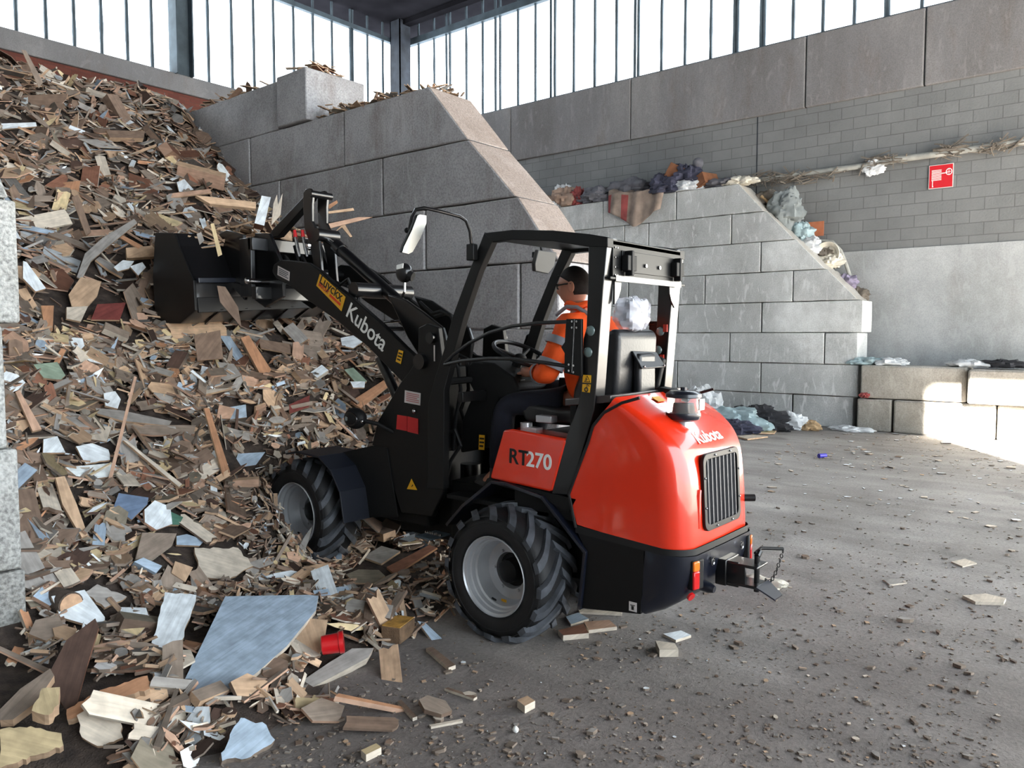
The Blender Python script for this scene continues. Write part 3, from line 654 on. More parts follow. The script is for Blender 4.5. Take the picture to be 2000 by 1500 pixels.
 (ST, 'tan', [(636,418),(640,413),(690,406),(692,411)], 'tan stick poking out of the bucket beside the tilt lever', dict(face=.8, X=4.2, k=1.1)),
 (PL, 'pinkish tan', [(628,440),(700,424),(728,424),(690,434),(640,447)], 'pink-brown splintered board poking out of the bucket', dict(face=.8, X=4.1, k=1.1)),
 (ST, 'orange-brown', [(640,401),(658,391),(660,396),(643,408)], 'short orange stick end behind the tilt lever', dict(face=.8, X=4.2)),
 (B, 'tan', [(655,452),(672,436),(688,462),(684,463),(668,444)], 'forked tan splinter hanging behind the tilt lever', dict(face=.8, X=4.2)),
 (PL, 'dull brown', [(424,558),(440,560),(465,600),(472,640),(460,625),(430,590)], 'brown chip falling past the bucket floor', dict(face=.9, X=3.02, k=1.0)),
 (B, 'maroon', [(565,790),(605,772),(603,795),(566,808)], 'flat reddish board on the slope below the boom', dict(lift=.1, k=1.25)),
 (PL, 'dull brown', [(505,662),(568,672),(568,690),(510,680)], 'brown plank end lying below the bucket', dict(lift=.12, k=1.05)),
 (B, 'white painted', [(665,660),(690,655),(708,668),(690,680),(668,675)], 'white laminate scrap in the gap under the boom', dict(lift=.12)),
 (B, 'pale blue-grey', [(420,800),(480,790),(482,815),(425,822)], 'pale chip at the edge of the front tyre cavity', dict(lift=.05)),
 (PL, 'pale', [(612,1003),(640,998),(662,1015),(640,1030)], 'dusty flake beside the front tyre', dict(lift=.05)),
]:
    hero(nm[0], nm[1], tone, poly, label, **kw)
# red cup, round log, squared timber block
c = onz(650, 1280, .10); q = MB()
ax = Vector((.75, -.62, .1)).normalized(); P0 = c + Vector((0, 0, .06))
q.tube([P0 - ax * .055, P0 - ax * .05, P0 - ax * .047, P0 + ax * .03, P0 + ax * .034, P0 + ax * .055], [.040, .047, .047, .050, .055, .055], 20)
tag(obj('plastic_cup', q, M['redplastic']), 'red plastic cup lying between the tan board corner and the grey plank', 'cup')
P0 = hit(140, 1220) + Vector((0, 0, .10)); ax = (CAM - P0); ax.z = .1; ax = (ax.normalized() + Vector((.5, -.3, 0))).normalized()
lg = obj('round_log', MB().tube([P0 - ax * .16, P0 + ax * .0], .062, 18), plain('bark', (84, 72, 64), .9, var=.3, scale=20, bump=.8)); tag(lg, 'short round log with a pale sawn face beside the pale wall', 'log')
obj('sawn_face', MB().tube([P0 + ax * .0, P0 + ax * .004], .055, 18), plain('sawn_wood', (186, 150, 120), .8, var=.15, scale=30), lg)
P0 = hit(778, 1245); q = MB(); q.box((-.09, -.06, 0), (.09, .06, .09)); q.xf(Matrix.Translation(P0 + Vector((0, 0, 0))) @ Matrix.Rotation(.35, 4, 'Z'))
tb = obj('timber_block', q, plain('old_timber', (112, 88, 66), .85, var=.25, scale=18, bump=.5), bevel=.006); tag(tb, 'squared timber block with a yellow top beside the blue-white strip', 'block')
q = MB(); q.box((-.085, -.055, .09), (.085, .055, .094)); q.xf(Matrix.Translation(P0) @ Matrix.Rotation(.35, 4, 'Z')); obj('top_face', q, plain('ochre_top', (176, 132, 62), .8, var=.3, scale=25), tb)

# ------------------------------------------------------------------ 225 further pieces, each an object of its own
def zone(x, y):
    if x < 75: return 'beside the pale wall'
    if y < 300: return 'on the crest of the heap'
    if x > 850: return 'under the cab'
    if 560 < x and y > 1050: return 'between the wheels' if y < 1200 else 'on the floor before the rear wheel'
    if x > 560: return 'under the boom'
    if y < 470: return 'on the upper slope behind the bucket' if x > 270 else 'on the upper slope near the pale wall'
    if y < 700: return 'on the slope below the bucket' if x > 300 else 'on the mid slope beside the bucket'
    if y < 900: return 'on the mid slope before the front wheel' if x > 300 else 'on the mid slope near the pale wall'
    if y < 1130: return 'low on the heap before the front wheel' if x > 300 else 'low on the heap near the pale wall'
    if x > 300: return 'around the big blue-grey panel'
    return 'at the foot of the pale wall'
FORM = {'stick': ('wood_stick', 'stick'), 'plank': ('wood_plank', 'plank'), 'shard': ('board_fragment', 'board'), 'splinter': ('wood_splinter', 'splinter'), 'block': ('wood_block', 'block')}
r = random.Random(5); todo = []; tries = 0
while len(todo) < 222 and tries < 20000:
    tries += 1
    t = r.random()
    px = r.uniform(5, 780) if t < .92 else r.uniform(640, 900)
    py = r.choice([r.uniform(200, 1000), r.uniform(560, 1430)])
    P = hit(px, py)
    if P.z < .02 and r.random() < .7 or P.x > 5.25 or P.x < 1.42 and P.y > 4.1 or P.y > 12: continue
    if 3.1 < P.x < 4.5 and 2.3 < P.y < 4.4 and r.random() < .6: continue
    if any(inside((px + ox, py + oy), h[0]) for h in HERO for ox, oy in ((0, 0), (32, 0), (-32, 0), (0, 26), (0, -26))): continue
    if 480 < px < 660 and 850 < py < 1090: continue
    if any((px - a) ** 2 + (py - b_) ** 2 < 26 ** 2 for a, b_, *_ in todo): continue
    d = (P - CAM).length
    kind = r.choices(['stick', 'plank', 'shard', 'splinter', 'block'], [18, 36, 28, 12, 6])[0]
    L = r.uniform(.18, .42) if kind in ('stick', 'plank') else r.uniform(.12, .26)
    L *= 1 + max(0, d - 5) * (.06 if kind != 'block' else -.03)
    Wd = L * {'stick': r.uniform(.05, .1), 'plank': r.uniform(.16, .34), 'shard': r.uniform(.55, .9), 'splinter': r.uniform(.12, .2), 'block': r.uniform(.35, .7)}[kind]
    th = r.uniform(.008, .022) if kind != 'block' else r.uniform(.04, .07)
    todo.append((px, py, P, kind, L, Wd, th, pick(r)))
ADJ = {'stick': ['thin', 'square', 'knobbly'], 'plank': ['broken', 'short', 'splintered', 'wide'], 'shard': ['angular', 'flat', 'chipped'], 'splinter': ['pointed', 'slender'], 'block': ['squared', 'chunky']}
seen = {}; rows = []
for it in todo:
    px, py, P, kind, L, Wd, th, tone = it
    adj = r.choice(ADJ[kind]); base = f'{adj} {tone} {FORM[kind][1] if kind != "shard" else "board fragment"} {zone(px, py)}'
    seen.setdefault(base, []).append(len(rows)); rows.append([it, base])
for base, ids in seen.items():
    if len(ids) > 1:
        ids.sort(key=lambda i: rows[i][0][1])
        for k, i in enumerate(ids): rows[i][1] = base + ', ' + ['topmost', 'second highest', 'third highest', 'fourth highest', 'fifth highest', 'sixth highest', 'seventh highest', 'eighth highest'][k]
for (px, py, P, kind, L, Wd, th, tone), label in rows:
    w = Wood(); n = hn(P.x, P.y); n = (n * .8 + (CAM - P).normalized() * .2).normalized()
    side = r.choice(['tan', 'pale', 'pinkish tan', 'dull brown'])
    w.piece(outline(kind, L, Wd, r), th, pose(P, n, r.uniform(0, pi), .28, r, .035), shade(TONES[tone], r.uniform(.92, 1.25)), shade(TONES[side], r.uniform(.75, 1.05)), r)
    tag(w.build(FORM[kind][0]), label, FORM[kind][1], 'broken boards on the wood waste heap')

# ------------------------------------------------------------------ the uncountable rest
w = Wood(); r = random.Random(21); cnt = 0
while cnt < 21000:
    if cnt < 8000: x, y = r.uniform(1.3, 5.35), r.uniform(2.8, 6.2)
    else: x, y = r.uniform(-1.5, 5.36), r.uniform(4.2, 13.0)
    z = heap(x, y)
    if z < .0 or (x < 1.42 and x > .7 and y > 4.1 and z < 3.6): continue
    if 3.05 < x < 4.5 and 2.3 < y < 4.2 and r.random() < .5: continue
    if 3.1 < x < 4.5 and 2.4 < y < 3.2: continue
    if y < toe(x) + .5 and r.random() < .12: continue
    p = Vector((x, y, z)); s = proj(p); d = (p - CAM).length
    near = cnt < 8000; m_ = 90 / d
    if any(d < h[1] + .25 and abs(s[0] - h[0][0][0]) < 260 and any(inside((s[0] + ox, s[1] + oy), h[0]) for ox, oy in ((0, 0), (m_, 0), (-m_, 0), (0, m_), (0, -m_))) for h in HERO): continue
    cnt += 1
    kind = r.choices(['stick', 'plank', 'shard', 'splinter', 'block'], [28, 28, 18, 25, 1])[0]
    L = r.lognormvariate(math.log(.10 if near else .165), .5); L = min(L, .3 if near else .5)
    if near and r.random() < .3: L *= .5
    if 470 < s[0] < 680 and 860 < s[1] < 1080: L = min(L, .09)
    Wd = L * {'stick': r.uniform(.05, .1), 'plank': r.uniform(.15, .35), 'shard': r.uniform(.5, .9), 'splinter': r.uniform(.1, .2), 'block': r.uniform(.3, .6)}[kind]
    th = min(L * .2, r.uniform(.005, .018)) if kind != 'block' else L * .3
    tone = TONES[pick(r)]; side = TONES[r.choice(['tan', 'pale', 'pinkish tan', 'dull brown', 'grey-brown'])]
    yaw = r.gauss(.3, .9)
    w.piece(outline(kind, L, Wd, r), th, pose(p, hn(x, y), yaw, .3 if near else .33, r, r.uniform(-.01, .035)), shade(tone, r.choice((r.uniform(.42, .85), r.uniform(.85, 1.45)))), shade(side, r.uniform(.6, 1.25)), r)
o = w.build('wood_debris'); tag(o, 'countless smaller broken boards, sticks and chips covering the heap', 'wood debris', kind='stuff')
# pieces lying along the tops of the walls
w = Wood(); r = random.Random(8)
for _ in range(330):
    x = r.uniform(5.42, 5.98); y = r.choice([r.uniform(5.6, 7.3), r.uniform(5.5, 7.35), r.uniform(8.6, 11)]); z = 7 * BH if y < 7.4 else 8 * BH
    m = max(0, .16 * (1 - abs(x - 5.7) / .3)) * (1.0 if y > 6.3 else .5)
    if 7.2 < y < 7.35: m += .1
    L = r.uniform(.06, .3)
    w.piece(outline(r.choice(['stick', 'plank', 'shard', 'splinter']), L, L * r.uniform(.1, .4), r), .01, pose((x, y, z + r.uniform(0, m)), (0, 0, 1), r.uniform(0, pi), .3, r), shade(TONES[pick(r)], .9), shade(TONES['tan'], .8), r)
for _ in range(60):
    x = r.uniform(5.5, 5.95); y = r.uniform(7.45, 7.85); L = r.uniform(.06, .3)
    w.piece(outline(r.choice(['stick', 'plank', 'shard']), L, L * r.uniform(.1, .4), r), .01, pose((x, y, 8 * BH + r.uniform(0, .12)), (0, 0, 1), r.uniform(0, pi), .2, r), shade(TONES[r.choice(['reddish brown', 'dark brown', 'pale', 'maroon'])], .9), shade(TONES['tan'], .8), r)
o = w.build('wall_top_debris'); tag(o, 'small wood scraps lying along the top of the tall block wall', 'wood debris', kind='stuff')

# ------------------------------------------------------------------ grit and litter on the floor
w = Wood(); r = random.Random(31)
for k in range(4200):
    t = r.random()
    if t < .45:
        px, py = r.uniform(300, 1950), 1500 - abs(r.gauss(0, 150)) ; 
        if px < 600 and py < 1350: continue
        if py > 1520: continue
        P = onz(px, max(py, 900))
    elif t < .8:
        P = onz(r.uniform(1100, 2000), r.uniform(880, 1300))
    else:
        P = Vector((r.uniform(10.5, 14.6), r.uniform(1.5, 8), 0))
    if heap(P.x, P.y) > .02 and P.y < 9: continue
    s = r.lognormvariate(math.log(.0095), .55) * (1 + .09 * (P - CAM).length)
    if r.random() < .03: s *= 2.4
    if P.x > 8: s *= 1.7
    tone = r.choices(['grey-brown', 'weathered grey', 'pale', 'tan', 'dull brown', 'white painted'], [34, 30, 8, 10, 16, 3] if P.x < 8 else [6, 8, 50, 8, 4, 40])[0]
    w.piece(outline(r.choice(['shard', 'shard', 'splinter', 'plank']), s, s * r.uniform(.3, .9), r), s * (.22 if P.x < 8 else .1), pose(P, (0, 0, 1), r.uniform(0, pi), .1 if P.x < 8 else .04, r, .001), shade(TONES[tone], .9 if P.x < 8 else 1.2), shade(TONES['grey-brown'], .8), r)
o = w.build('floor_grit'); tag(o, 'scattered grit, crumbs and wood chips on the concrete floor', 'grit', kind='stuff')
def fl(name, cat, tone, pts, label, th=.015, side='pale', k=1.0, group='single scraps on the open floor'):
    W3 = [onz(a, b_, .01) for a, b_ in pts]; c = sum(W3, Vector()) / len(W3)
    w = Wood(); w.piece([(q.x - c.x, q.y - c.y) for q in W3], th, Matrix.Translation((c.x, c.y, .002)), shade(TONES[tone], k), shade(TONES[side], .9), random.Random(2))
    tag(w.build(name), label, cat, group)
for a in [
 ('board_fragment', 'board', 'pale', [(1880,1166),(1925,1163),(1965,1172),(1960,1180),(1905,1178)], 'pale flat board scrap alone on the open floor beyond the hitch', .02),
 ('board_fragment', 'board', 'pale', [(1858,1097),(1885,1092),(1908,1100),(1880,1106)], 'thin pale scrap farther out than the flat board scrap'.replace('farther', 'further'), .01),
 ('board_fragment', 'board', 'weathered grey', [(1725,1132),(1760,1130),(1772,1138),(1738,1142)], 'small grey scrap on the open floor behind the hitch', .01),
 ('wood_block', 'block', 'pale', [(1280,1262),(1318,1268),(1325,1280),(1288,1280)], 'pale wood block behind the machine under its rear corner', .04),
 ('board_fragment', 'board', 'white painted', [(1295,1240),(1330,1234),(1350,1243),(1320,1252)], 'whitish scrap behind the pale wood block', .015),
 ('wood_block', 'block', 'tan', [(1010,1378),(1030,1370),(1045,1380),(1025,1390)], 'rounded tan chunk on the floor before the rear wheel', .035),
 ('wood_block', 'block', 'straw-coloured', [(705,1475),(735,1462),(745,1470),(715,1484)], 'pale cut block at the lower edge of the floor', .03),
 ('wood_stick', 'stick', 'dull brown', [(776,1372),(784,1370),(815,1402),(806,1405)], 'short brown stick lying on the bare floor', .015),
 ('wood_stick', 'stick', 'dull brown', [(868,1346),(875,1344),(932,1362),(925,1366)], 'thin dark brown stick near the rear wheel', .012),
 ('wood_stick', 'stick', 'pale', [(838,1416),(902,1405),(904,1409),(842,1420)], 'pale splinter lying on the bare floor', .01),
 ('wood_plank', 'plank', 'dull brown', [(832,1270),(845,1268),(890,1303),(876,1308)], 'narrow brown batten on the floor beside the blue-white strip', .02),
 ('wood_plank', 'plank', 'reddish brown', [(1090,1238),(1140,1226),(1150,1244),(1100,1248)], 'broken reddish plank on the floor behind the rear tyre', .03),
 ('board_fragment', 'board', 'pale blue-grey', [(1105,1205),(1130,1198),(1150,1210),(1115,1220)], 'blue-grey scrap tucked behind the rear tyre', .012),
 ('board_fragment', 'board', 'pinkish tan', [(1140,1218),(1190,1215),(1205,1228),(1150,1234)], 'pinkish board scrap behind the rear tyre under the side panel', .02),
 ('wood_stick', 'stick', 'pale', [(1130,1190),(1215,1197),(1214,1201),(1132,1196)], 'long pale stick under the side panel', .012),
]: fl(a[0], a[1], a[2], a[3], a[4], a[5])
P = onz(1007, 1425, .015); tag(obj('paper_ball', MB().ball(P, (.014, .014, .013), u=9, v=6, fn=lambda q: q + (q - P) * .3 * rock_noise(q, 60)), M['white']), 'tiny white paper ball on the bare floor', 'paper', 'single scraps on the open floor')
P = onz(1606, 890, .03); tag(obj('drink_can', MB().tube([P + Vector((-.05, .03, 0)), P + Vector((.05, -.03, 0))], .032, 14), plain('blue_can', (72, 66, 170), .35, metal=.3)), 'small blue and red drink can lying in the middle of the open floor', 'can')

# ================================================================== THINGS ON AND ALONG THE RIGHT-HAND WALLS
def crumple(name, c, rad, mat, label, cat, amp=.35, sc=2.0, seed=1, group=None, floor=None, u=44, v=28):
    c = Vector(c); rmin = min(rad)
    def fn(q):
        d = (q - c); n1 = noise.noise(d / max(rad) * sc + Vector((seed * 3.7, seed, 0))); n2 = noise.noise(d / max(rad) * sc * 3 + Vector((seed, 9, seed)))
        n3 = 1 - abs(noise.noise(d / max(rad) * sc * 2.2 + Vector((2, seed, 5)))) * 2
        n4 = 1 - abs(noise.noise(d / max(rad) * sc * 5 + Vector((8, seed, 1)))) * 2
        q = c + d * (1 + amp * n1 + amp * .35 * n2 + amp * .42 * n3 + amp * .16 * n4)
        if floor is not None and q.z < floor: q = Vector((q.x, q.y, floor + (q.z - floor) * .02))
        return q
    o = obj(name, MB().ball(c, rad, u=u, v=v, fn=fn), mat, smooth=42, recalc=True); tag(o, label, cat, group); return o
TOP = 8 * BH
cm = lambda n, rgb, **k: plain(n, rgb, k.pop('rough', .85), var=.18, scale=5, bump=.3, **k)
M['taupe'] = cm('taupe_blanket_wool', (140, 124, 112)); M['redstripe'] = cm('red_stripe_wool', (146, 70, 68)); M['bluerag'] = cm('dark_blue_rag', (62, 63, 80))
M['greyrag'] = cm('grey_rag', (98, 98, 104)); M['whitecloth'] = cm('white_plastic_sheet', (205, 208, 210)); M['beigerag'] = cm('beige_paper', (158, 134, 118))
M['bag'] = cm('grey_green_bag', (128, 134, 134)); M['bluebag'] = cm('pale_blue_bag', (156, 176, 180), coat=.2); M['cream'] = cm('cream_plastic', (206, 200, 186)); M['crate'] = cm('brown_crate', (132, 86, 58))
M['cardboard'] = cm('cardboard', (176, 148, 112)); M['fibre'] = cm('dusty_fibre', (112, 104, 94)); M['blackrag'] = cm('black_rag', (44, 44, 48)); M['violet'] = cm('violet_cloth', (134, 126, 146)); M['greyframe'] = cm('grey_pipe_paint', (158, 158, 152))
# striped blanket hanging over the front edge of the lining wall
q = MB(); nu, nv = 30, 26
y1, y0 = 9.55, 8.0
for j in range(nv + 1):
    t = j / nv
    for i in range(nu + 1):
        s = i / nu; y = y1 + (y0 - y1) * s + .25 * t * (s - .3)
        fold = .05 * sin(s * 17 + t * 2) + .03 * sin(s * 31 + 1)
        if t < .5: x = 15.4 - t * 2 * .58; z = TOP + .12 + .14 * sin(t * 6 + s * 4) * (1 - t) + abs(fold) * .8
        else:
            a = (t - .5) * 2; drop = .75 * (1 - abs(s - .55) * .9); x = 14.80 - .06 * a + fold * .7; z = TOP + .10 - a * drop + .02 * sin(s * 9)
        q.v.append((x, y, z))
for j in range(nv):
    for i in range(nu):
        q.f.append((j * (nu + 1) + i, j * (nu + 1) + i + 1, (j + 1) * (nu + 1) + i + 1, (j + 1) * (nu + 1) + i))
        q.m.append(1 if i < 2 and j > 12 or 8 <= i <= 10 and j > 13 else 0)
o = obj('blanket', q, [M['taupe'], M['redstripe']], recalc=False, smooth=80); so = o.modifiers.new('th', 'SOLIDIFY'); so.thickness = .012
tag(o, 'taupe blanket with red stripes hanging over the lining wall', 'blanket')
g = 'textile and plastic litter on top of the lining wall'
for c, rad, mt, lab, cat, nm, sd_ in [
 ((15.1, 10.9, TOP + .14), (.26, .42, .24), 'beigerag', 'beige and red paper sack at the far end of the lining wall top', 'sack', 'paper_sack', 1),
 ((15.05, 10.45, TOP + .12), (.18, .16, .24), 'redstripe', 'small red torn packaging in the litter on the lining wall', 'packaging', 'torn_packaging', 2),
 ((15.15, 10.95, TOP + .36), (.12, .22, .16), 'whitecloth', 'white plastic peak above the beige paper sack', 'plastic sheet', 'plastic_sheet', 3),
 ((15.05, 11.2, TOP + .05), (.3, .4, .10), 'whitecloth', 'white sheet lying flat below the beige paper sack', 'plastic sheet', 'plastic_sheet', 4),
 ((15.1, 9.95, TOP + .13), (.28, .38, .18), 'greyrag', 'dark grey cloth between the paper sack and the striped blanket', 'cloth', 'cloth_rag', 5),
 ((15.25, 9.2, TOP + .30), (.2, .45, .15), 'greyrag', 'grey rag bunched behind the striped blanket', 'cloth', 'cloth_rag', 6),
 ((14.98, 8.15, TOP + .12), (.24, .34, .22), 'bluerag', 'dark blue rag beside the striped blanket', 'cloth', 'cloth_rag', 7),
 ((14.98, 7.75, TOP + .09), (.16, .40, .12), 'whitecloth', 'crumpled white plastic strip between the dark blue rag and the crate', 'plastic sheet', 'plastic_sheet', 8),
 ((15.1, 7.75, TOP + .32), (.26, .32, .20), 'bluerag', 'blue cushion inside the broken brown crate', 'cushion', 'cushion', 9),
 ((15.15, 6.95, TOP + .08), (.22, .35, .09), 'greyrag', 'grey dusty rag at the top of the slope end', 'cloth', 'cloth_rag', 10),
 ((15.0, 6.5, TOP + .05), (.14, .28, .08), 'cream', 'pale crumpled bag just over the slope edge', 'bag', 'plastic_bag', 11),
]:
    crumple(nm, c, rad, M[mt], lab, cat, amp=.55, sc=2.6, seed=sd_, group=g, floor=TOP)
def crate(c, s, rotz, tilt, mat, label, group):
    r_ = empty('wooden_crate', c); A = Matrix.Translation(Vector(c)) @ Matrix.Rotation(rotz, 4, 'Z') @ Matrix.Rotation(tilt, 4, 'X')
    x, y, z = s
    for a, b_ in [((-x, -y, 0), (x, y, .012)), ((-x, -y, 0), (-x + .012, y, z)), ((x - .012, -y, 0), (x, y, z)), ((-x, -y, 0), (x, -y + .012, z)), ((-x, y - .012, 0), (x, y, z))]:
        obj('side_board' if b_[2] > .02 else 'bottom_board', MB().box(a, b_, mat=A), mat, r_, smooth=0)
    tag(r_, label, 'crate', group)
crate((15.15, 7.75, TOP + .12), (.24, .50, .30), .2, .5, M['crate'], 'broken brown crate standing on edge on the lining wall', g)
crate((15.1, 7.35, TOP + .02), (.22, .24, .24), -.3, -.4, M['crate'], 'small brown box tipped beside the broken crate', g)
crumple('foam_ball', (15.2, 7.55, TOP + .60), (.11, .11, .11), M['greyrag'], 'round grey ball on top of the crate', 'ball', amp=.05, group=g)
q = MB(); q.box((15.0, 6.65, TOP + .10), (15.3, 7.3, TOP + .115)); o = obj('plywood_strip', q, M['crate'], smooth=0); tag(o, 'brown board strip lying flat beside the tipped box', 'board', g)
# litter caught behind the sloping end
g = 'litter caught on the slope of the lining wall'
def slz(y): return 2.34 + (y - 4.2) * 1.0
for y, dz, x, rad, mt, lab, cat, nm, sd_ in [
 (6.15, .02, 15.45, (.14, .30, .16), 'fibre', 'brown matted fibre at the upper slope edge', 'fibre clump', 'fibre_clump', 21),
 (5.72, .16, 15.28, (.22, .30, .36), 'bag', 'grey-green stuffed bag resting on the slope', 'bag', 'stuffed_bag', 22),
 (5.45, -.02, 15.40, (.16, .20, .20), 'bluebag', 'pale blue lower part of a sack below the stuffed bag', 'bag', 'plastic_bag', 23),
 (5.28, -.12, 15.35, (.12, .22, .17), 'whitecloth', 'white twisted cloth hanging on the slope', 'cloth', 'cloth_rag', 24),
 (4.92, -.06, 15.42, (.18, .24, .12), 'cream', 'cream plastic lump below the orange-brown board', 'plastic', 'plastic_lump', 25),
 (5.02, .02, 15.5, (.16, .2, .10), 'fibre', 'matted grey litter around the cream plastic lump', 'fibre clump', 'fibre_clump', 26),
 (4.60, -.16, 15.42, (.14, .20, .14), 'violet', 'violet cloth scrap low on the slope', 'cloth', 'cloth_rag', 27),
 (4.42, -.22, 15.45, (.12, .22, .14), 'fibre', 'dusty fibre tuft at the lower end of the slope', 'fibre clump', 'fibre_clump', 28),
]: crumple(nm, (x, y, slz(y) + dz + .1), rad, M[mt], lab, cat, amp=.4, sc=2.5, seed=sd_, group=g)
q = MB(); P = onx(1583, 447, 15.55); q.box((P.x, P.y - .25, P.z - .15), (P.x + .02, P.y + .23, P.z + .13)); o = obj('orange_board', q, plain('orange_brown_board', (172, 104, 72), .7, var=.08)); tag(o, 'orange-brown rectangular board standing behind the slope', 'board', g)
P = onx(1618, 497, 15.4); q = MB(); pr = [(0, .02), (.01, .17), (-.05, .20), (-.09, .24), (-.10, .23), (-.06, .19), (-.02, .16)]
q.lathe(pr, P, 'X', 26); o = obj('plastic_bowl', q, M['cream']); tag(o, 'cream round plastic bowl lying on its side near the lower slope', 'bowl', g)
ob = MB().box((P.x - .03, P.y - .07, P.z - .09), (P.x - .02, P.y + .05, P.z + .07), mat=None); obj('bowl_label', ob, M['fibre'], o)
q = MB(); q.tube([onx(a, b_, 15.5) for a, b_ in [(1600, 470), (1625, 472), (1642, 490), (1652, 515), (1662, 545), (1668, 556)]], .035, 10); o = obj('grey_hose', q, M['greyframe']); tag(o, 'grey hose bent over the cream bowl', 'hose', g)
q = MB(); q.tube([onx(a, b_, 15.3) for a, b_ in [(1487, 383), (1508, 402)]], .03, 8); o = obj('wood_stick', q, M['cardboard']); tag(o, 'pale wood stick leaning on the stuffed bag', 'stick', g)
# pipe along the masonry wall with fibre caught on it
pts = [onx(a, b_, XW - .12) for a, b_ in [(1440, 358), (1500, 350), (1560, 341), (1620, 333), (1700, 322), (1760, 310), (1840, 300), (1920, 288), (2000, 277), (2060, 268)]] + [Vector((XW - .12, y_, 4.92)) for y_ in (.5, -1.5, -4, -8)]
pp = obj('grey_pipe', MB().tube(pts, [.05, .055, .045, .05, .052, .06, .055, .055, .06, .06, .055, .055, .055, .055], 12), M['greyframe']); tag(pp, 'pale grey pipe running along the masonry wall above the red sign', 'pipe')
r = random.Random(4); g = 'fibre clumps on the wall pipe'
for k, (a, b_, s, lab) in enumerate([(1465, 352, .26, 'brown fibre clump where the pipe meets the lining wall'), (1500, 350, .20, 'fibre clump on the pipe just past the lining wall'), (1592, 343, .34, 'largest hanging bundle of dusty twigs on the pipe'), (1722, 312, .16, 'ragged fibre tuft on the middle of the pipe'), (1852, 292, .10, 'small fibre tuft on the pipe above the red sign'), (1950, 283, .16, 'rust-brown clump on the pipe beyond the red sign')]):
    q = MB(); P = onx(a, b_, XW - .14)
    for i in range(46):
        c = P + Vector((r.uniform(-.06, .03), r.gauss(0, s), r.gauss(-.02, .05))); d = Vector((r.gauss(0, .03), r.gauss(0, .14), r.gauss(0, .05)))
        q.tube([c - d, c + Vector((0, 0, r.uniform(-.02, .02))), c + d], r.uniform(.006, .016), 4)
    tag(obj('fibre_clump', q, M['fibre']), lab, 'fibre clump', g)
crumple('torn_plastic', onx(1706, 328, XW - .12), (.05, .16, .12), M['whitecloth'], 'white torn plastic hanging under the pipe', 'plastic', amp=.5)
# the red fire-hose sign
sg = empty('hose_sign', onx(1838, 368, XW - .03)); y0, z0, y1, z1 = 3.35, 4.285, 2.91, 4.76; xs = XW - .03
y0, y1 = onx(1814, 345, xs).y, onx(1862, 345, xs).y; z0, z1 = onx(1838, 368, xs).z + .005, onx(1838, 321, xs).z
obj('sign_border', MB().box((xs, y1, z0), (xs + .012, y0, z1)), M['stickerwhite'], sg, smooth=0)
obj('sign_face', MB().box((xs - .003, y1 + .012, z0 + .012), (xs, y0 - .012, z1 - .012)), M['signred'], sg, smooth=0)
w_, h_ = y0 - y1, z1 - z0
q = MB()
for k in range(9): q.box((xs - .006, y0 - w_ * .52, z0 + h_ * (.34 + k * .052)), (xs - .003, y0 - w_ * .12, z0 + h_ * (.365 + k * .052)))
q.box((xs - .006, y0 - w_ * .18, z0 + h_ * .12), (xs - .003, y0 - w_ * .15, z0 + h_ * .34))
q.box((xs - .006, y0 - w_ * .76, z0 + h_ * .60), (xs - .003, y0 - w_ * .52, z0 + h_ * .64))
q.tube([Vector((xs - .004, y0 - w_ * .82 + .045 * cos(t), z0 + h_ * .66 + .055 * sin(t))) for t in [2 * pi * i / 16 for i in range(16)]], .007, 5, closed=True)
q.box((xs - .006, y0 - w_ * .83, z0 + h_ * .55), (xs - .003, y0 - w_ * .81, z0 + h_ * .77)); q.box((xs - .006, y0 - w_ * .9, z0 + h_ * .65), (xs - .003, y0 - w_ * .74, z0 + h_ * .67))
q.box((xs - .006, y0 - w_ * .2, z0 + h_ * .07), (xs - .003, y0 - w_ * .15, z0 + h_ * .12))
obj('hose_reel_symbol', q, M['white'], sg, smooth=0)
tag(sg, 'square red sign with a white fire hose symbol on the masonry wall', 'sign')
# litter at the foot of the lining wall
g = 'litter at the foot of the lining wall'
for a, b_, x, rad, mt, lab, cat, nm, sd_ in [
 (1372, 812, 13.9, (.30, .34, .36), 'whitecloth', 'white crumpled bag showing just past the beacon', 'bag', 'plastic_bag', 41),
 (1425, 826, 13.3, (.26, .62, .22), 'bluebag', 'long pale blue plastic bag behind the hood', 'bag', 'plastic_bag', 42),
 (1476, 830, 13.9, (.25, .50, .22), 'blackrag', 'heap of black rags beside the pale blue bag', 'rags', 'cloth_rag', 43),
 (1440, 842, 12.9, (.18, .3, .12), 'bluerag', 'dark bundle in front of the pale blue bag', 'rags', 'cloth_rag', 44),
 (1538, 832, 14.3, (.16, .28, .16), 'whitecloth', 'torn white sack between the black rags and the brown paper bag', 'sack', 'paper_sack', 45),
 (1575, 834, 14.3, (.12, .22, .09), 'cardboard', 'small brown paper bag at the foot of the lining wall', 'bag', 'paper_bag', 46),
 (1516, 836, 14.2, (.14, .24, .08), 'blackrag', 'flat black rag in front of the torn white sack', 'rags', 'cloth_rag', 47),
 (1660, 836, 14.5, (.14, .3, .05), 'whitecloth', 'white flattened litter at the corner of the lining wall', 'sheet', 'plastic_sheet', 48),
 (1482, 1135, 5.0, (.05, .16, .03), 'cream', 'crumpled pale scrap on the floor beside the tow hitch', 'scrap', 'paper_scrap', 49),
]:
    P = onz(a, b_ + 6, 0); P = P * (x / P.x) if a < 1481 and b_ < 900 else P
    crumple(nm, (P.x, P.y, rad[2] * .7), rad, M[mt], lab, cat, amp=.5, sc=2.4, seed=sd_, group=g, floor=.004)
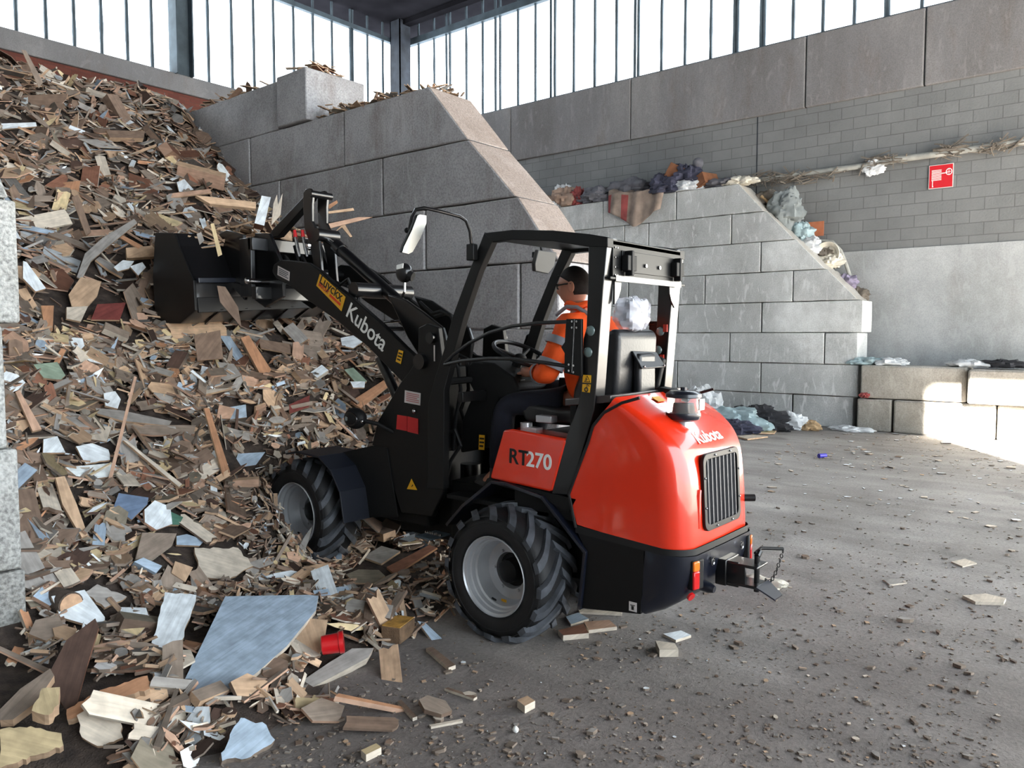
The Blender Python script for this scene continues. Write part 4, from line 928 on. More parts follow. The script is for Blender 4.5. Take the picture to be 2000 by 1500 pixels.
for a, b_, mt, lab, sd_ in [((1690, 697), 0, 'bluebag', 'pale greenish plastic scrap on the upper buff block beside the lining wall', 51), ((1735, 702), 0, 'whitecloth', 'white litter lying along the upper buff block', 52), ((1900, 706), 0, 'whitecloth', 'white scrap on top of the jutting buff block', 53), ((1960, 708), 0, 'blackrag', 'dark rag on top of the jutting buff block', 54), ((1688, 777), 1, 'redstripe', 'tiny red scrap in the joint beside the lining wall', 55)]:
    P = onx(a[0], a[1], 14.95 if not b_ else 14.7); zz = 2 * BH if not b_ else BH
    crumple('litter_scrap', (P.x, P.y, zz + .05), (.16, .3, .07) if not b_ else (.05, .08, .04), M[mt], lab, 'litter', amp=.5, sc=3, seed=sd_, floor=zz + .002, group='scraps on the buff blocks')
w = Wood()
for a, lab in [([(1470, 846), (1490, 836), (1520, 836), (1512, 846)], 'cardboard'), ([(1440, 852), (1470, 848), (1500, 852), (1460, 858)], 'x')]:
    W3 = [onz(a_, b2, .03) for a_, b2 in a]; c = sum(W3, Vector()) / 4
    w = Wood(); w.piece([(q.x - c.x, q.y - c.y) for q in W3], .02, Matrix.Translation((c.x, c.y, .01)), shade(TONES['straw-coloured'] if lab == 'cardboard' else TONES['pale'], 1), shade(TONES['tan'], 1), random.Random(1))
    tag(w.build('cardboard_sheet'), 'tan cardboard sheet in front of the black rags' if lab == 'cardboard' else 'whitish flattened sheet in front of the tan cardboard', 'cardboard', g)

# ================================================================== THE WHEEL LOADER
XL, XR, XC = 3.385, 4.215, 3.80
LO = empty('wheel_loader', (XC, 2.9, 0))
tag(LO, 'compact orange-red and black wheel loader working at the wood heap with a raised bucket', 'loader')
def part(name, mb, mat, parent=LO, **k): return obj(name, mb, mat, parent, **k)
def both(name, mb, mat, **k):
    a = part(name, mb, mat, **k); return a, part(name, mb.mirror(XC), mat, **k)

def fillet_prism(K, R, close, w0, w1, seg=7):
    """outline K (Y,Z) rounded over towards both flanks; R = radius at each point; close = rest of the flat flank outline"""
    n = len(K); N = []
    for i in range(n):
        a, c = K[max(i - 1, 0)], K[min(i + 1, n - 1)]; t = (c[0] - a[0], c[1] - a[1]); L = sqrt(t[0] ** 2 + t[1] ** 2)
        N.append((t[1] / L, -t[0] / L))
    cy = sum(k[0] for k in K) / n + .3; cz = sum(k[1] for k in K) / n - .2
    for i in range(n):
        if N[i][0] * (cy - K[i][0]) + N[i][1] * (cz - K[i][1]) < 0: N[i] = (-N[i][0], -N[i][1])
    q = MB(); rows = []
    for s in range(-seg, seg + 1):
        row = []
        for i in range(n):
            th = abs(s) / seg * pi / 2; r_ = R[i]; half = (w1 - w0) / 2
            x = (half - r_ + r_ * sin(th)); d = r_ * (1 - cos(th))
            if s == 0: x, d = 0, 0
            x = (w0 + w1) / 2 + (x if s > 0 else -x)
            row.append(len(q.v)); q.v.append((x, K[i][0] + N[i][0] * d, K[i][1] + N[i][1] * d))
        rows.append(row)
    for a, c in zip(rows, rows[1:]):
        for i in range(n - 1): q.f.append((a[i], a[i + 1], c[i + 1], c[i])); q.m.append(0)
    cl = []
    for x in (w0, w1):
        ids = []
        for p in close: ids.append(len(q.v)); q.v.append((x, p[0], p[1]))
        cl.append(ids)
    q.f.append(tuple(rows[0] + cl[0])); q.f.append(tuple(reversed(rows[-1] + cl[1]))); q.m += [0, 0]
    # underside and front
    lowL = [rows[0][-1]] + cl[0] + [rows[0][0]]; lowR = [rows[-1][-1]] + cl[1] + [rows[-1][0]]
    for i in range(len(lowL) - 1): q.f.append((lowL[i], lowL[i + 1], lowR[i + 1], lowR[i])); q.m.append(0)
    return q
# hood
K = [(2.13, 1.385), (2.07, 1.352), (2.0, 1.315), (1.93, 1.275), (1.87, 1.232), (1.82, 1.185), (1.785, 1.135), (1.76, 1.075), (1.745, 1.0), (1.735, .9), (1.728, .78), (1.722, .65)]
Rr = [.035, .045, .055, .068, .082, .098, .115, .13, .14, .14, .14, .14]
def smoothline(P, k=4):
    o = []
    for i in range(len(P) - 1):
        p0, p1, p2, p3 = P[max(i - 1, 0)], P[i], P[i + 1], P[min(i + 2, len(P) - 1)]
        for j in range(k):
            t = j / k; o.append(tuple(.5 * (2 * b_ + (c - a) * t + (2 * a - 5 * b_ + 4 * c - d) * t * t + (3 * b_ - a - 3 * c + d) * t ** 3) for a, b_, c, d in zip(p0, p1, p2, p3)))
    return o + [tuple(P[-1])]
KR = smoothline([(k_[0], k_[1], r_) for k_, r_ in zip(K, Rr)]); K = [(a, b_) for a, b_, c in KR]; Rr = [c for a, b_, c in KR]
hood = part('hood', fillet_prism(K, Rr, [(2.352, .695), (2.402, .852), (2.345, 1.0), (2.285, 1.14), (2.25, 1.235), (2.20, 1.30)], XL, XR), M['orange'], smooth=50)
q = MB(); el = [(1125, 1030), (1112, 965), (1130, 915), (1149, 865), (1159, 832), (1180, 806), (1215, 787), (1250, 777)]
q.tube([(XL - .004, y, z) for y, z in yz(el, XL)] , .008, 6); part('hood_seal', q, M['seam']); part('hood_seal', q.mirror(XC), M['seam'])
part('hood_seal', fillet_prism([(1.708, .655), (1.708, .622)], [.14, .14], [(2.36, .650), (2.36, .690)], XL - .002, XR + .002), M['seam'], smooth=50)

def rr(x0, x1, z0, z1, r_, k=5):
    o = []
    for cx, cz, a in [(x1 - r_, z1 - r_, 0), (x0 + r_, z1 - r_, 90), (x0 + r_, z0 + r_, 180), (x1 - r_, z0 + r_, 270)]:
        for i in range(k + 1):
            t = radians(a + 90 * i / k); o.append((cx + r_ * cos(t), cz + r_ * sin(t)))
    return o
def gp(x, z, off=0): return (x, 1.728 + (z - .73) * .055 - off, z)
def ring(o, i, f, th):
    q = MB(); n = len(o)
    q.v = [f(*p, th) for p in o] + [f(*p, th) for p in i] + [f(*p, 0) for p in o] + [f(*p, 0) for p in i]
    for k in range(n):
        j = (k + 1) % n; q.f += [(k, j, j + n, k + n), (k + 2 * n, k + 3 * n, j + 3 * n, j + 2 * n), (k, k + 2 * n, j + 2 * n, j), (k + n, j + n, j + 3 * n, k + 3 * n)]
    q.m = [0] * len(q.f); return q
gx0, gx1, gz0, gz1 = 3.585, 4.015, .715, 1.105
gr = part('radiator_grille', ring(rr(gx0, gx1, gz0, gz1, .045), rr(gx0 + .028, gx1 - .028, gz0 + .03, gz1 - .03, .03), gp, .018), M['black_side'], smooth=30, bevel=.003)
q = MB(); q.v = [gp(x, z, .006) for x, z in rr(gx0 + .01, gx1 - .01, gz0 + .01, gz1 - .01, .04)]; q.f = [tuple(range(len(q.v)))]; q.m = [0]
M['slat'] = plain('grey_slat', (92, 92, 96), .5); M['mesh'] = plain('radiator_mesh', (36, 36, 38), .7, var=.1, scale=200); obj('mesh_screen', q, M['mesh'], gr, smooth=0)
for k in range(8):
    x = gx0 + .055 + k * (gx1 - gx0 - .11) / 7; q = MB()
    a, c = gp(x, gz0 + .03, .012), gp(x, gz1 - .03, .012)
    q.slab([(a[0] - .004, a[1] - .004, a[2]), (a[0] + .004, a[1] - .004, a[2]), (c[0] + .004, c[1] - .004, c[2]), (c[0] - .004, c[1] - .004, c[2])], (0, .012, 0)); obj('grille_slat', q, M['slat'], gr, smooth=0)
for x, z in [(gx0 + .014, gz0 + .12), (gx0 + .014, gz1 - .12), (gx1 - .014, gz0 + .12), (gx1 - .014, gz1 - .12), (3.72, gz0 + .014), (3.9, gz0 + .014), (3.72, gz1 - .014), (3.9, gz1 - .014)]:
    obj('grille_bolt', MB().ball(gp(x, z, .020), .006, u=8, v=5), M['chrome'], gr)
t = text_mb('Kubota', .098, (3.655, 1.788, 1.150), (1, 0, 0), (0, .68, .73), .003, .002); obj('hood_lettering', t, M['white'], hood, smooth=0)
q = MB(); q.tube([(gx0 - .03, 1.735, .74), (gx0 - .03, 1.735, .9), (gx0 - .02, 1.738, .93)], .012, 8); obj('moulded_rib', q, M['orange'], hood)
# rear counterweight, side panels
CW = part('counterweight', fillet_prism([(1.70, .622), (1.70, .56), (1.712, .50), (1.738, .435), (1.785, .375), (1.86, .325), (1.95, .29)], [.13, .13, .13, .12, .11, .09, .05], [(1.95, .40), (1.945, .648)], XL, XR), M['navy'], smooth=50)
sp_ = yz([(1262, 1066), (1251, 1200), (1133, 1188), (1144, 1077), (1126, 1036)], XL); sp_ = [(p[0], p[1]) for p in sp_]
both('side_panel', MB().prism(sp_, XL, XL + .03), M['black_side'], bevel=.004)
part('engine_bay', MB().box((XL + .03, 1.96, .30), (XR - .03, 2.34, .66)), M['matte'], smooth=0)
q = MB(); P = onx(1236, 1185, XL - .001); q.box((XL - .003, P.y - .022, P.z - .024), (XL, P.y + .022, P.z + .024)); lb_ = part('lifting_point_label', q, M['stickerwhite'], smooth=0)
q = MB(); q.box((XL - .004, P.y - .014, P.z + .006), (XL - .003, P.y + .014, P.z + .010)).box((XL - .004, P.y - .007, P.z - .016), (XL - .003, P.y + .007, P.z + .004)); obj('label_symbol', q, M['blackprint'], lb_, smooth=0)
# rear lamps, hooks, exhaust, tow hitch
for s in (1, -1):
    ph = radians(16); ctr = Vector((XC + s * (3.515 - .13 * sin(ph) - XC), 1.83 - .13 * cos(ph), 0))
    A = Matrix.Translation(ctr) @ Matrix.Rotation(-ph * s, 4, 'Z')
    tl = part('tail_light', MB().box((-.034 if s > 0 else -.05, -.005, .452), (.05 if s > 0 else .034, .03, .602), mat=A), M['matte'], bevel=.008)
    x0, x1 = (-.032, .012) if s > 0 else (-.012, .032)
    obj('amber_lens', MB().box((x0, -.014, .548), (x1, 0, .598), mat=A), M['amber'], tl, bevel=.006)
    obj('red_lens', MB().box((x0, -.014, .458), (x1, 0, .548), mat=A), M['redlens'], tl, bevel=.006)
    part('rear_reflector', MB().disc(A @ Vector((-.012 * s, .028, .418)), A.to_3x3() @ Vector((0, -1, -.5)), .022, .012), M['redlens'])
for x, z in ((3.63, .565), (3.985, .572)): part('lifting_eye', MB().tube([Vector((x + .0, 1.695, z)) + Vector((.012 * cos(t), -.006, .018 * sin(t))) for t in [2 * pi * i / 12 for i in range(12)]], .005, 6, closed=True), M['chrome'])
part('bumper_knob', MB().tube([(3.60, 1.76, .445), (3.60, 1.69, .435), (3.60, 1.665, .432)], [.03, .026, .018], 12), M['navy'])
part('exhaust_stub', MB().tube([(4.12, 1.76, .80), (4.17, 1.70, .80)], .020, 12), M['matte'])
hc = Vector((3.80, 1.66, .475))
th_ = part('tow_hitch', MB().box((3.72, 1.66, .42), (3.88, 1.72, .555)).prism([(1.60, .42), (1.67, .42), (1.67, .55), (1.60, .55)], 3.735, 3.75).box((3.73, 1.50, .53), (3.87, 1.68, .545)).box((3.73, 1.50, .43), (3.87, 1.68, .445)).box((3.73, 1.56, .44), (3.745, 1.68, .54)), M['black'], bevel=.006)
obj('guide_funnel', MB().slab([(3.72, 1.50, .44), (3.88, 1.50, .44), (3.86, 1.42, .385), (3.76, 1.42, .385)], (0, 0, .008)), M['navy'], th_)
obj('hitch_pin', MB().tube([(3.80, 1.53, .40), (3.80, 1.53, .585)], .014, 12).tube([(3.80, 1.53, .58), (3.83, 1.53, .60)], .016, 10), M['black'], th_)
obj('pin_handle', MB().tube([(3.80, 1.54, .595), (3.86, 1.535, .61), (3.965, 1.46, .597)], .009, 8), M['matte'], th_)
q = MB()
for k in range(13):
    s = k / 12; c = Vector((3.965 - .10 * s, 1.46 + .05 * s, .585 - .15 * sin(s * pi * .62)))
    ax = Vector((0, 1, 0)) if k % 2 else Vector((1, 0, .3)); q.tube([c + (ax.normalized() * .007 * cos(t) + Vector((0, 0, 1)) * .011 * sin(t)) for t in [2 * pi * i / 8 for i in range(8)]], .0025, 4, closed=True)
obj('safety_chain', q, M['chain'], th_)

# chassis
part('chassis', MB().box((3.56, 2.3, .33), (4.04, 3.45, .78)).box((3.62, 3.4, .36), (3.98, 4.0, .70)), M['matte'], bevel=.01)
part('rear_axle', MB().tube([(3.45, 2.79, .36), (4.15, 2.79, .36)], .07, 14), M['matte'])
part('front_axle', MB().tube([(3.45, 4.63, .445), (4.15, 4.63, .445)], .07, 14), M['matte'])
part('articulation_joint', MB().tube([(3.8, 3.5, .38), (3.8, 3.5, .85)], .07, 14), M['black'])
# wheels
def wheel(cx, cy, cz, side):
    Wn = empty('wheel', (cx, cy, cz), LO); s = side
    r0, wd = .385, .30
    o = Vector((cx, cy, cz))
    pr = [(.05, .215), (.012, .225), (.0, .26), (-.002, .30), (.012, .335), (.035, .352), (.08, .360), (.15, .362), (.22, .360), (.265, .352), (.288, .335), (.302, .30), (.30, .26), (.288, .225), (.25, .215)]
    q = MB(); q.lathe([(a * s, b_) for a, b_ in pr], o, 'X', 56)
    ty = obj('tyre', q, M['rubber'], Wn, smooth=60)
    q = MB(); NL = 16
    for rowi in (0, 1):
        for k in range(NL):
            a0 = 2 * pi * (k + .5 * rowi) / NL; pts = []
            for i in range(8):
                u = i / 7
                if rowi == 0: xx = .158 - u * .172
                else: xx = .142 + u * .172
                e = abs(xx - .15); rad = .384 - (max(0, e - .105) ** 2) * 9
                ang = a0 + u * .46
                pts.append((xx, rad, ang, .027 + .006 * u))
            vs = []
            for xx, rad, ang, hw in pts:
                for da, dr in ((-hw / .38, -.03), (-hw / .38 * .8, 0), (hw / .38 * .8, 0), (hw / .38, -.03)):
                    R_ = rad + dr; vs.append(o + Vector((xx * s, R_ * cos(ang + da), R_ * sin(ang + da))))
            fs = []
            for i in range(7):
                for j in range(3): fs.append((i * 4 + j, i * 4 + j + 1, (i + 1) * 4 + j + 1, (i + 1) * 4 + j))
            fs += [(0, 1, 2, 3), (31, 30, 29, 28)]
            q.add(vs, fs)
    obj('tread_lug', q, M['rubber_dusty'], Wn, smooth=30)
    q = MB()   # sidewall ribs
    for rr_ in (.30, .335): q.tube([o + Vector((-.002 * s, rr_ * cos(t), rr_ * sin(t))) for t in [2 * pi * i / 48 for i in range(48)]], .003, 5, closed=True)
    obj('sidewall_rib', q, M['rubber'], Wn)
    q = MB(); q.lathe([(s * a, b_) for a, b_ in [(.0, .222), (.004, .226), (.014, .222), (.02, .210), (.045, .206), (.05, .198), (.075, .194), (.082, .184), (.13, .178), (.16, .165), (.165, .13), (.16, .105), (.17, .10), (.20, .095)]], o, 'X', 48)
    obj('rim', q, M['silver'], Wn, smooth=40)
    q = MB(); q.lathe([(s * a, b_) for a, b_ in [(.19, .105), (.195, .0)]], o, 'X', 24); q.lathe([(s * a, b_) for a, b_ in [(.20, .07), (.13, .065), (.12, .05), (.12, 0)]], o, 'X', 24); hb = obj('hub', q, M['matte'], Wn)
    for k in range(6):
        t = 2 * pi * k / 6; obj('wheel_bolt', MB().tube([o + Vector((s * .17, .118 * cos(t), .118 * sin(t))), o + Vector((s * .15, .118 * cos(t), .118 * sin(t)))], .009, 6), M['silver'], Wn)
    q = MB(); v0 = o + Vector((s * .125, .02, -.175)); q.box(v0 - Vector((.002, .018, .012)), v0 + Vector((.002, .018, .012))); obj('rim_sticker', q, M['yellow'], Wn, smooth=0)
    obj('valve', MB().tube([o + Vector((s * .10, .06, -.17)), o + Vector((s * .07, .06, -.15))], .006, 8), M['matte'], Wn)
    return Wn
for (cy, cz) in ((2.79, .368), (4.63, .445)):
    wheel(3.2, cy, cz, 1); wheel(2 * XC - 3.2, cy, cz, -1)
# rear fender
fp = yz([(874, 1022), (905, 985), (962, 938), (990, 941), (1063, 968), (1148, 1077), (1137, 1190)], XL)
fin = [(y - (.012 if i > 4 else 0) * -1, z - .018) for i, (y, z) in enumerate(fp)]
q = MB(); n = len(fp)
def band(path, th, x0, x1):
    q = MB(); n = len(path); inn = []
    for i in range(n):
        a, c = path[max(i - 1, 0)], path[min(i + 1, n - 1)]; t = (c[0] - a[0], c[1] - a[1]); L = sqrt(t[0] ** 2 + t[1] ** 2) or 1
        inn.append((path[i][0] + t[1] / L * th, path[i][1] - t[0] / L * th))
    for i in range(n - 1): q.prism([path[i], path[i + 1], inn[i + 1], inn[i]], x0, x1)
    return q
both('rear_fender', band(fp, -.02, XL - .02, 3.70), M['navy'], smooth=0, bevel=.003)
both('inner_fender', MB().prism([(3.25, .62), (2.77, .86), (2.45, .82), (2.22, .6), (2.2, .3), (2.35, .3), (3.2, .5)], 3.60, 3.62), M['matte'], smooth=0)
# orange side tank
tk = yz([(983, 840), (1000, 838), (1104, 857), (1106, 864), (1080, 958), (1072, 960), (958, 935), (958, 928)], XL)
tank, _ = both('side_tank', MB().prism(tk, XL - .004, XL + .17), M['orange'], bevel=.014, seg=4)
both('tank_surround', MB().prism(yz([(952, 934), (1082, 965), (1125, 975), (1112, 1000), (1060, 975), (962, 944), (940, 955)], XL), XL, XL + .1), M['matte'], smooth=0)
a, c = onx(992, 900, XL), onx(1074, 915, XL); ux = (c - a).normalized(); uy = Vector((0, -ux.z, ux.y)) * -1
if uy.z < 0: uy = -uy
hgt = .118
o1 = onx(993, 903, XL - .005)
for txt, off, mt in (('RT', 0, 'blackprint'), ('270', .128, 'white')):
    t = text_mb(txt, hgt, o1 + ux * off, ux, uy, .002, .002); obj('model_lettering', t, M[mt], tank, smooth=0)
part('fuel_cap', MB().tube([onx(1028, 835, 3.5), onx(1028, 835, 3.5) + Vector((0, 0, .03))], .035, 14).box(onx(1040, 838, 3.5) - Vector((.03, .05, .01)), onx(1040, 838, 3.5) + Vector((.03, .05, .012))), M['silver'])
part('control_box', MB().box(onx(1066, 818, 3.5) - Vector((.03, .06, .02)), onx(1066, 818, 3.5) + Vector((.03, .05, .02))), M['silver'], bevel=.004)

M['plug'] = plain('smoked_plug', (96, 112, 112), .12, coat=.8)
# cab frame ------------------------------------------------------------
Ap = yz([(946, 453), (916, 530), (883, 620), (868, 680), (850, 735), (836, 790), (834, 955), (866, 955), (867, 762), (888, 682), (905, 620), (935, 530), (963, 468)], XL)
both('front_pillar', MB().prism(Ap, XL, XL + .05), M['black_side'], bevel=.004)
Bp = yz([(1149, 472), (1148, 560), (1145, 640), (1139, 662), (1136, 750), (1129, 790), (1107, 850), (1077, 965), (1112, 967), (1134, 893), (1147, 846), (1160, 800), (1165, 740), (1172, 640), (1178, 560), (1187, 463)], XL)
bl, br_ = both('rear_pillar', MB().prism(Bp, XL, XL + .095), M['black'], bevel=.005)
rp_ = yz([(945, 455), (1000, 449), (1080, 450), (1150, 457), (1187, 463), (1187, 483), (1147, 482), (1080, 471), (1000, 468), (962, 473)], XL)
both('roof_rail', MB().prism(rp_, XL - .002, XL + .055), M['black_side'], bevel=.004)
rs = [(y, z - .004) for y, z in rp_[:5]] + [(y, z + .05) for y, z in rp_[5:]]
part('roof', MB().prism([(y, z - .006) for y, z in rp_[:5]] + [(y, z - .035) for y, z in reversed(rp_[:5])], XL + .05, XR - .05), M['panel'], bevel=.003)
yb = onx(1187, 463, XL).y
rpn = part('rear_crossmember', MB().box((XL + .05, yb, 1.985), (XR - .05, yb + .04, 2.185)).slab([(XL + .01, yb, 1.985), (XR - .01, yb, 1.985), (XR - .01, yb - .0, 2.0), (XL + .01, yb, 2.0)], (0, -.012, 0)), M['panel'], bevel=.003)
obj('lower_lip', MB().slab([(XL + .06, yb - .004, 1.978), (XR - .06, yb - .004, 1.978), (XR - .06, yb - .004, 2.008), (XL + .06, yb - .004, 2.008)], (0, -.010, 0)), M['black'], rpn, smooth=0)
obj('cover_plate', MB().box((XL + .13, yb - .006, 2.03), (XR - .12, yb, 2.14)), M['panel'], rpn, bevel=.002)
for x in (XL + .17, XR - .13):
    hg = obj('window_hinge', MB().box((x - .045, yb - .045, 2.035), (x + .045, yb - .006, 2.115)).box((x - .012, yb - .05, 2.01), (x + .012, yb - .006, 2.14)), M['matte'], rpn, bevel=.004)
for x in (XC - .05, XC + .10): obj('panel_bolt', MB().disc((x, yb - .006, 2.075), (0, -1, 0), .010, .01, 8), M['chrome'], rpn)
for x in (XL + .07, XL + .09): 
    for z in (2.01, 2.05, 2.10, 2.15): obj('panel_bolt', MB().disc((x, yb - .0, z), (0, -1, 0), .004, .005, 8), M['chrome'], rpn)
both('corner_gusset', MB().slab([(XL + .09, yb + .012, 1.99), (XL + .155, yb + .012, 1.99), (XL + .15, yb + .012, 1.94), (XL + .13, yb + .012, 1.90), (XL + .09, yb + .012, 1.86)], (0, .01, 0)), M['black'], smooth=0)
for k in (0, 1):
    sx_ = 1 if k == 0 else -1
    for a in ((1154, 646), (1149, 688)):
        P = onx(a[0], a[1], XL); x = XL if k == 0 else XR
        for xx in ((XL - .004, XL + .098) if k == 0 else (XR - .099, XR + .003)):
            part('clear_plug', MB().ball((xx, P.y, P.z), (.009, .027, .027), u=16, v=10), M['plug'])
# front lower cross parts of the cab
part('windscreen_sill', MB().box((XL + .02, 3.20, 1.30), (XR - .02, 3.24, 1.36)), M['black_side'], bevel=.004)
q = MB(); q.tube([onx(870, 746, 3.5), onx(948, 738, 3.7)], .022, 8); part('dash_support', q, M['black_side'])
part('cab_floor', MB().box((XL + .02, 2.55, .70), (XR - .02, 3.34, .73)).box((XL + .02, 2.35, .70), (XR - .02, 2.80, 1.14)), M['matte'], bevel=.006)
part('rear_deck', MB().prism([(2.16, 1.355), (2.16, 1.395), (2.45, 1.36), (2.45, 1.32)], XL + .02, XR - .02), M['shelf'], bevel=.006)
part('rear_bulkhead', MB().box((XL + .03, 2.38, .75), (XR - .03, 2.42, 1.34)), M['matte'], smooth=0)
# door bars and hinge plate
def bar(pts, X, r_): return MB().tube([onx(a, b_, X) for a, b_ in pts], r_, 8)
dg_ = part('door_bar', bar([(870, 708), (885, 693), (915, 671), (955, 650), (1000, 637), (1050, 631), (1118, 628)], XL - .02, .0105), M['black'])
part('door_bar', bar([(868, 712), (900, 705), (955, 700), (1005, 701), (1060, 708), (1118, 717)], XL - .02, .0105), M['black'])
hp = part('hinge_plate', MB().prism(yz([(1112, 623), (1142, 623), (1142, 735), (1108, 728), (1109, 690), (1102, 678), (1109, 668)], XL), XL - .03, XL - .012), M['black_side'], bevel=.003)
for a in [(1118, 628), (1118, 640), (1127, 628), (1127, 640), (1112, 712), (1112, 724), (1121, 714), (1121, 727)]:
    P = onx(a[0], a[1], XL - .03); obj('hinge_bolt', MB().disc(P, (-1, 0, 0), .006, .006, 8), M['chrome'], hp)
q = MB(); a, c = onx(1122, 624, XL - .033), onx(1117, 728, XL - .033); q.tube([a, c], .003, 6); obj('hinge_pin', q, M['chrome'], hp)
part('door_bar', bar([(870, 708), (915, 671), (1000, 637), (1118, 628)], XL - .02, .0105).mirror(XC), M['black'])
rh = part('hinge_plate', MB().prism(yz([(1112, 623), (1142, 623), (1142, 735), (1108, 728)], XL), XL - .03, XL - .012).mirror(XC), M['black_side'])
for a, b_ in [(1300, 641), (1293, 700)]: obj('orange_reflector', MB().box(onx(a, b_, XR - .1) - Vector((.008, .012, .022)), onx(a, b_, XR - .1) + Vector((.008, .012, .022))), M['door_red'], rh)
q = MB(); q.tube([onx(a, b_, XR - .04) for a, b_ in [(1021, 700), (1024, 675), (1030, 656), (1040, 650), (1052, 653)]], .009, 8); part('grab_handle', q, M['matte'])
# warning labels
def quadsticker(name, pts, X, mat, parent=LO): 
    P = [onx(a, b_, X) for a, b_ in pts]; return obj(name, MB().slab(P, (-.0015, 0, 0)), mat, parent, smooth=0)
def linebars(parent, pts, X, n, mat, margin=.12, w=.45):
    A, B_, C_, D = [onx(a, b_, X) for a, b_ in pts]; q = MB()     # A tl, B tr, C br, D bl
    for k in range(n):
        s0 = margin + (1 - 2 * margin) * (k + (1 - w) / 2) / n; s1 = margin + (1 - 2 * margin) * (k + (1 + w) / 2) / n
        f = lambda u, s: (A + (B_ - A) * u) * (1 - s) + (D + (C_ - D) * u) * s
        e = .9 - .12 * (k % 3 == 2); q.slab([f(.1, s0), f(e, s0), f(e, s1), f(.1, s1)], (-.001, 0, 0))
    obj('label_print', q, mat, parent, smooth=0)
def tri(parent, c, X, s, mat, mat2):
    P = onx(c[0], c[1], X); q = MB(); q.slab([P + Vector((0, 0, s)), P + Vector((0, s * .95, -s * .7)), P + Vector((0, -s * .95, -s * .7))], (-.001, 0, 0)); obj('warning_triangle', q, mat, parent, smooth=0)
    q = MB(); X2 = Vector((-.0015, 0, 0)); k = .72; q.slab([P + X2 + Vector((0, 0, s * k * .95)), P + X2 + Vector((0, s * .95 * k, -s * .7 * k)), P + X2 + Vector((0, -s * .95 * k, -s * .7 * k))], (-.001, 0, 0)); obj('triangle_field', q, mat2, parent, smooth=0)
    q = MB(); q.tube([P + Vector((-.004, .008, -s * .3)), P + Vector((-.004, -.002, -s * .05)), P + Vector((-.004, .004, s * .3))], .0025, 5); obj('hand_symbol', q, mat, parent, smooth=0)
w1 = quadsticker('warning_label', [(1139, 732), (1155, 733), (1154, 748), (1138, 747)], XL - .001, M['yellow']); tri(w1, (1147, 741), XL - .003, .021, M['blackprint'], M['yellow'])
w2 = quadsticker('warning_label', [(1138, 750), (1154, 751), (1152, 767), (1137, 765)], XL - .001, M['yellow'])
P = onx(1145, 761, XL - .004); obj('wheel_symbol', MB().tube([P + Vector((0, .010 * cos(t), .010 * sin(t))) for t in [2 * pi * i / 12 for i in range(12)]], .003, 5, closed=True).tube([P + Vector((0, -.004, .006)), P + Vector((0, -.006, .028)), P + Vector((0, -.02, .018))], .002, 5), M['blackprint'], w2, smooth=0)
w3 = quadsticker('warning_label', [(936, 849), (947, 850), (946, 879), (935, 878)], 3.60, M['yellow']); linebars(w3, [(936, 849), (947, 850), (946, 879), (935, 878)], 3.596, 3, M['blackprint'])
# console, steering
co = part('dash_console', MB().prism(yz([(940, 712), (950, 703), (990, 708), (1028, 735), (1040, 758), (1036, 775), (1000, 776), (990, 800), (985, 870), (925, 880), (928, 820), (940, 790), (952, 765), (938, 738)], 3.75), 3.62, 3.98), M['matte'], bevel=.015, seg=3)
for a, x in (((962, 722), 3.66), ((982, 722), 3.72), ((1016, 716), 3.9)):
    P = onx(a[0], a[1], x); obj('gauge', MB().disc(P + Vector((-.0, 0, .0)), (0, -.65, .75), .028, .012, 16), M['lens'], co)
    obj('gauge_rim', MB().tube([P + Vector((.03 * cos(t), .0, 0)) + Vector((0, .75, .65)) * .03 * sin(t) for t in [2 * pi * i / 16 for i in range(16)]], .004, 5, closed=True), M['matte'], co)
P = onx(1018, 746, 3.72); obj('switch_panel', MB().box(P - Vector((.06, .04, .01)), P + Vector((.06, .04, .012)), mat=None), M['matte'], co); obj('white_label', MB().box(P + Vector((-.04, -.03, .012)), P + Vector((.0, .02, .015))), M['white'], co, smooth=0)
sc_ = Vector((3.80, 3.07, 1.585)); nn = Vector((0, -.42, .91)).normalized(); e1 = Vector((1, 0, 0)); e2 = nn.cross(e1)
q = MB(); q.tube([sc_ + (e1 * cos(t) + e2 * sin(t)) * .18 for t in [2 * pi * i / 40 for i in range(40)]], .014, 10, closed=True)
sw = part('steering_wheel', q, M['leather'])
q = MB()
for t in (.4, 2.6, 4.7): q.tube([sc_ - nn * .03, sc_ + (e1 * cos(t) + e2 * sin(t)) * .18], .011, 8)
q.ball(sc_ - nn * .03, (.045, .045, .03)); obj('steering_spoke', q, M['matte'], sw)
obj('steering_column', MB().tube([sc_ - nn * .03, sc_ - nn * .25], [.03, .045], 10), M['matte'], sw)
part('joystick', MB().tube([(4.02, 2.75, 1.25), (4.02, 2.80, 1.42)], .012, 8).ball((4.02, 2.81, 1.45), (.025, .025, .04)), M['matte'])
part('wiper_stalk', MB().tube([onx(950, 765, 3.62), onx(922, 772, 3.6)], .006, 6), M['matte'])
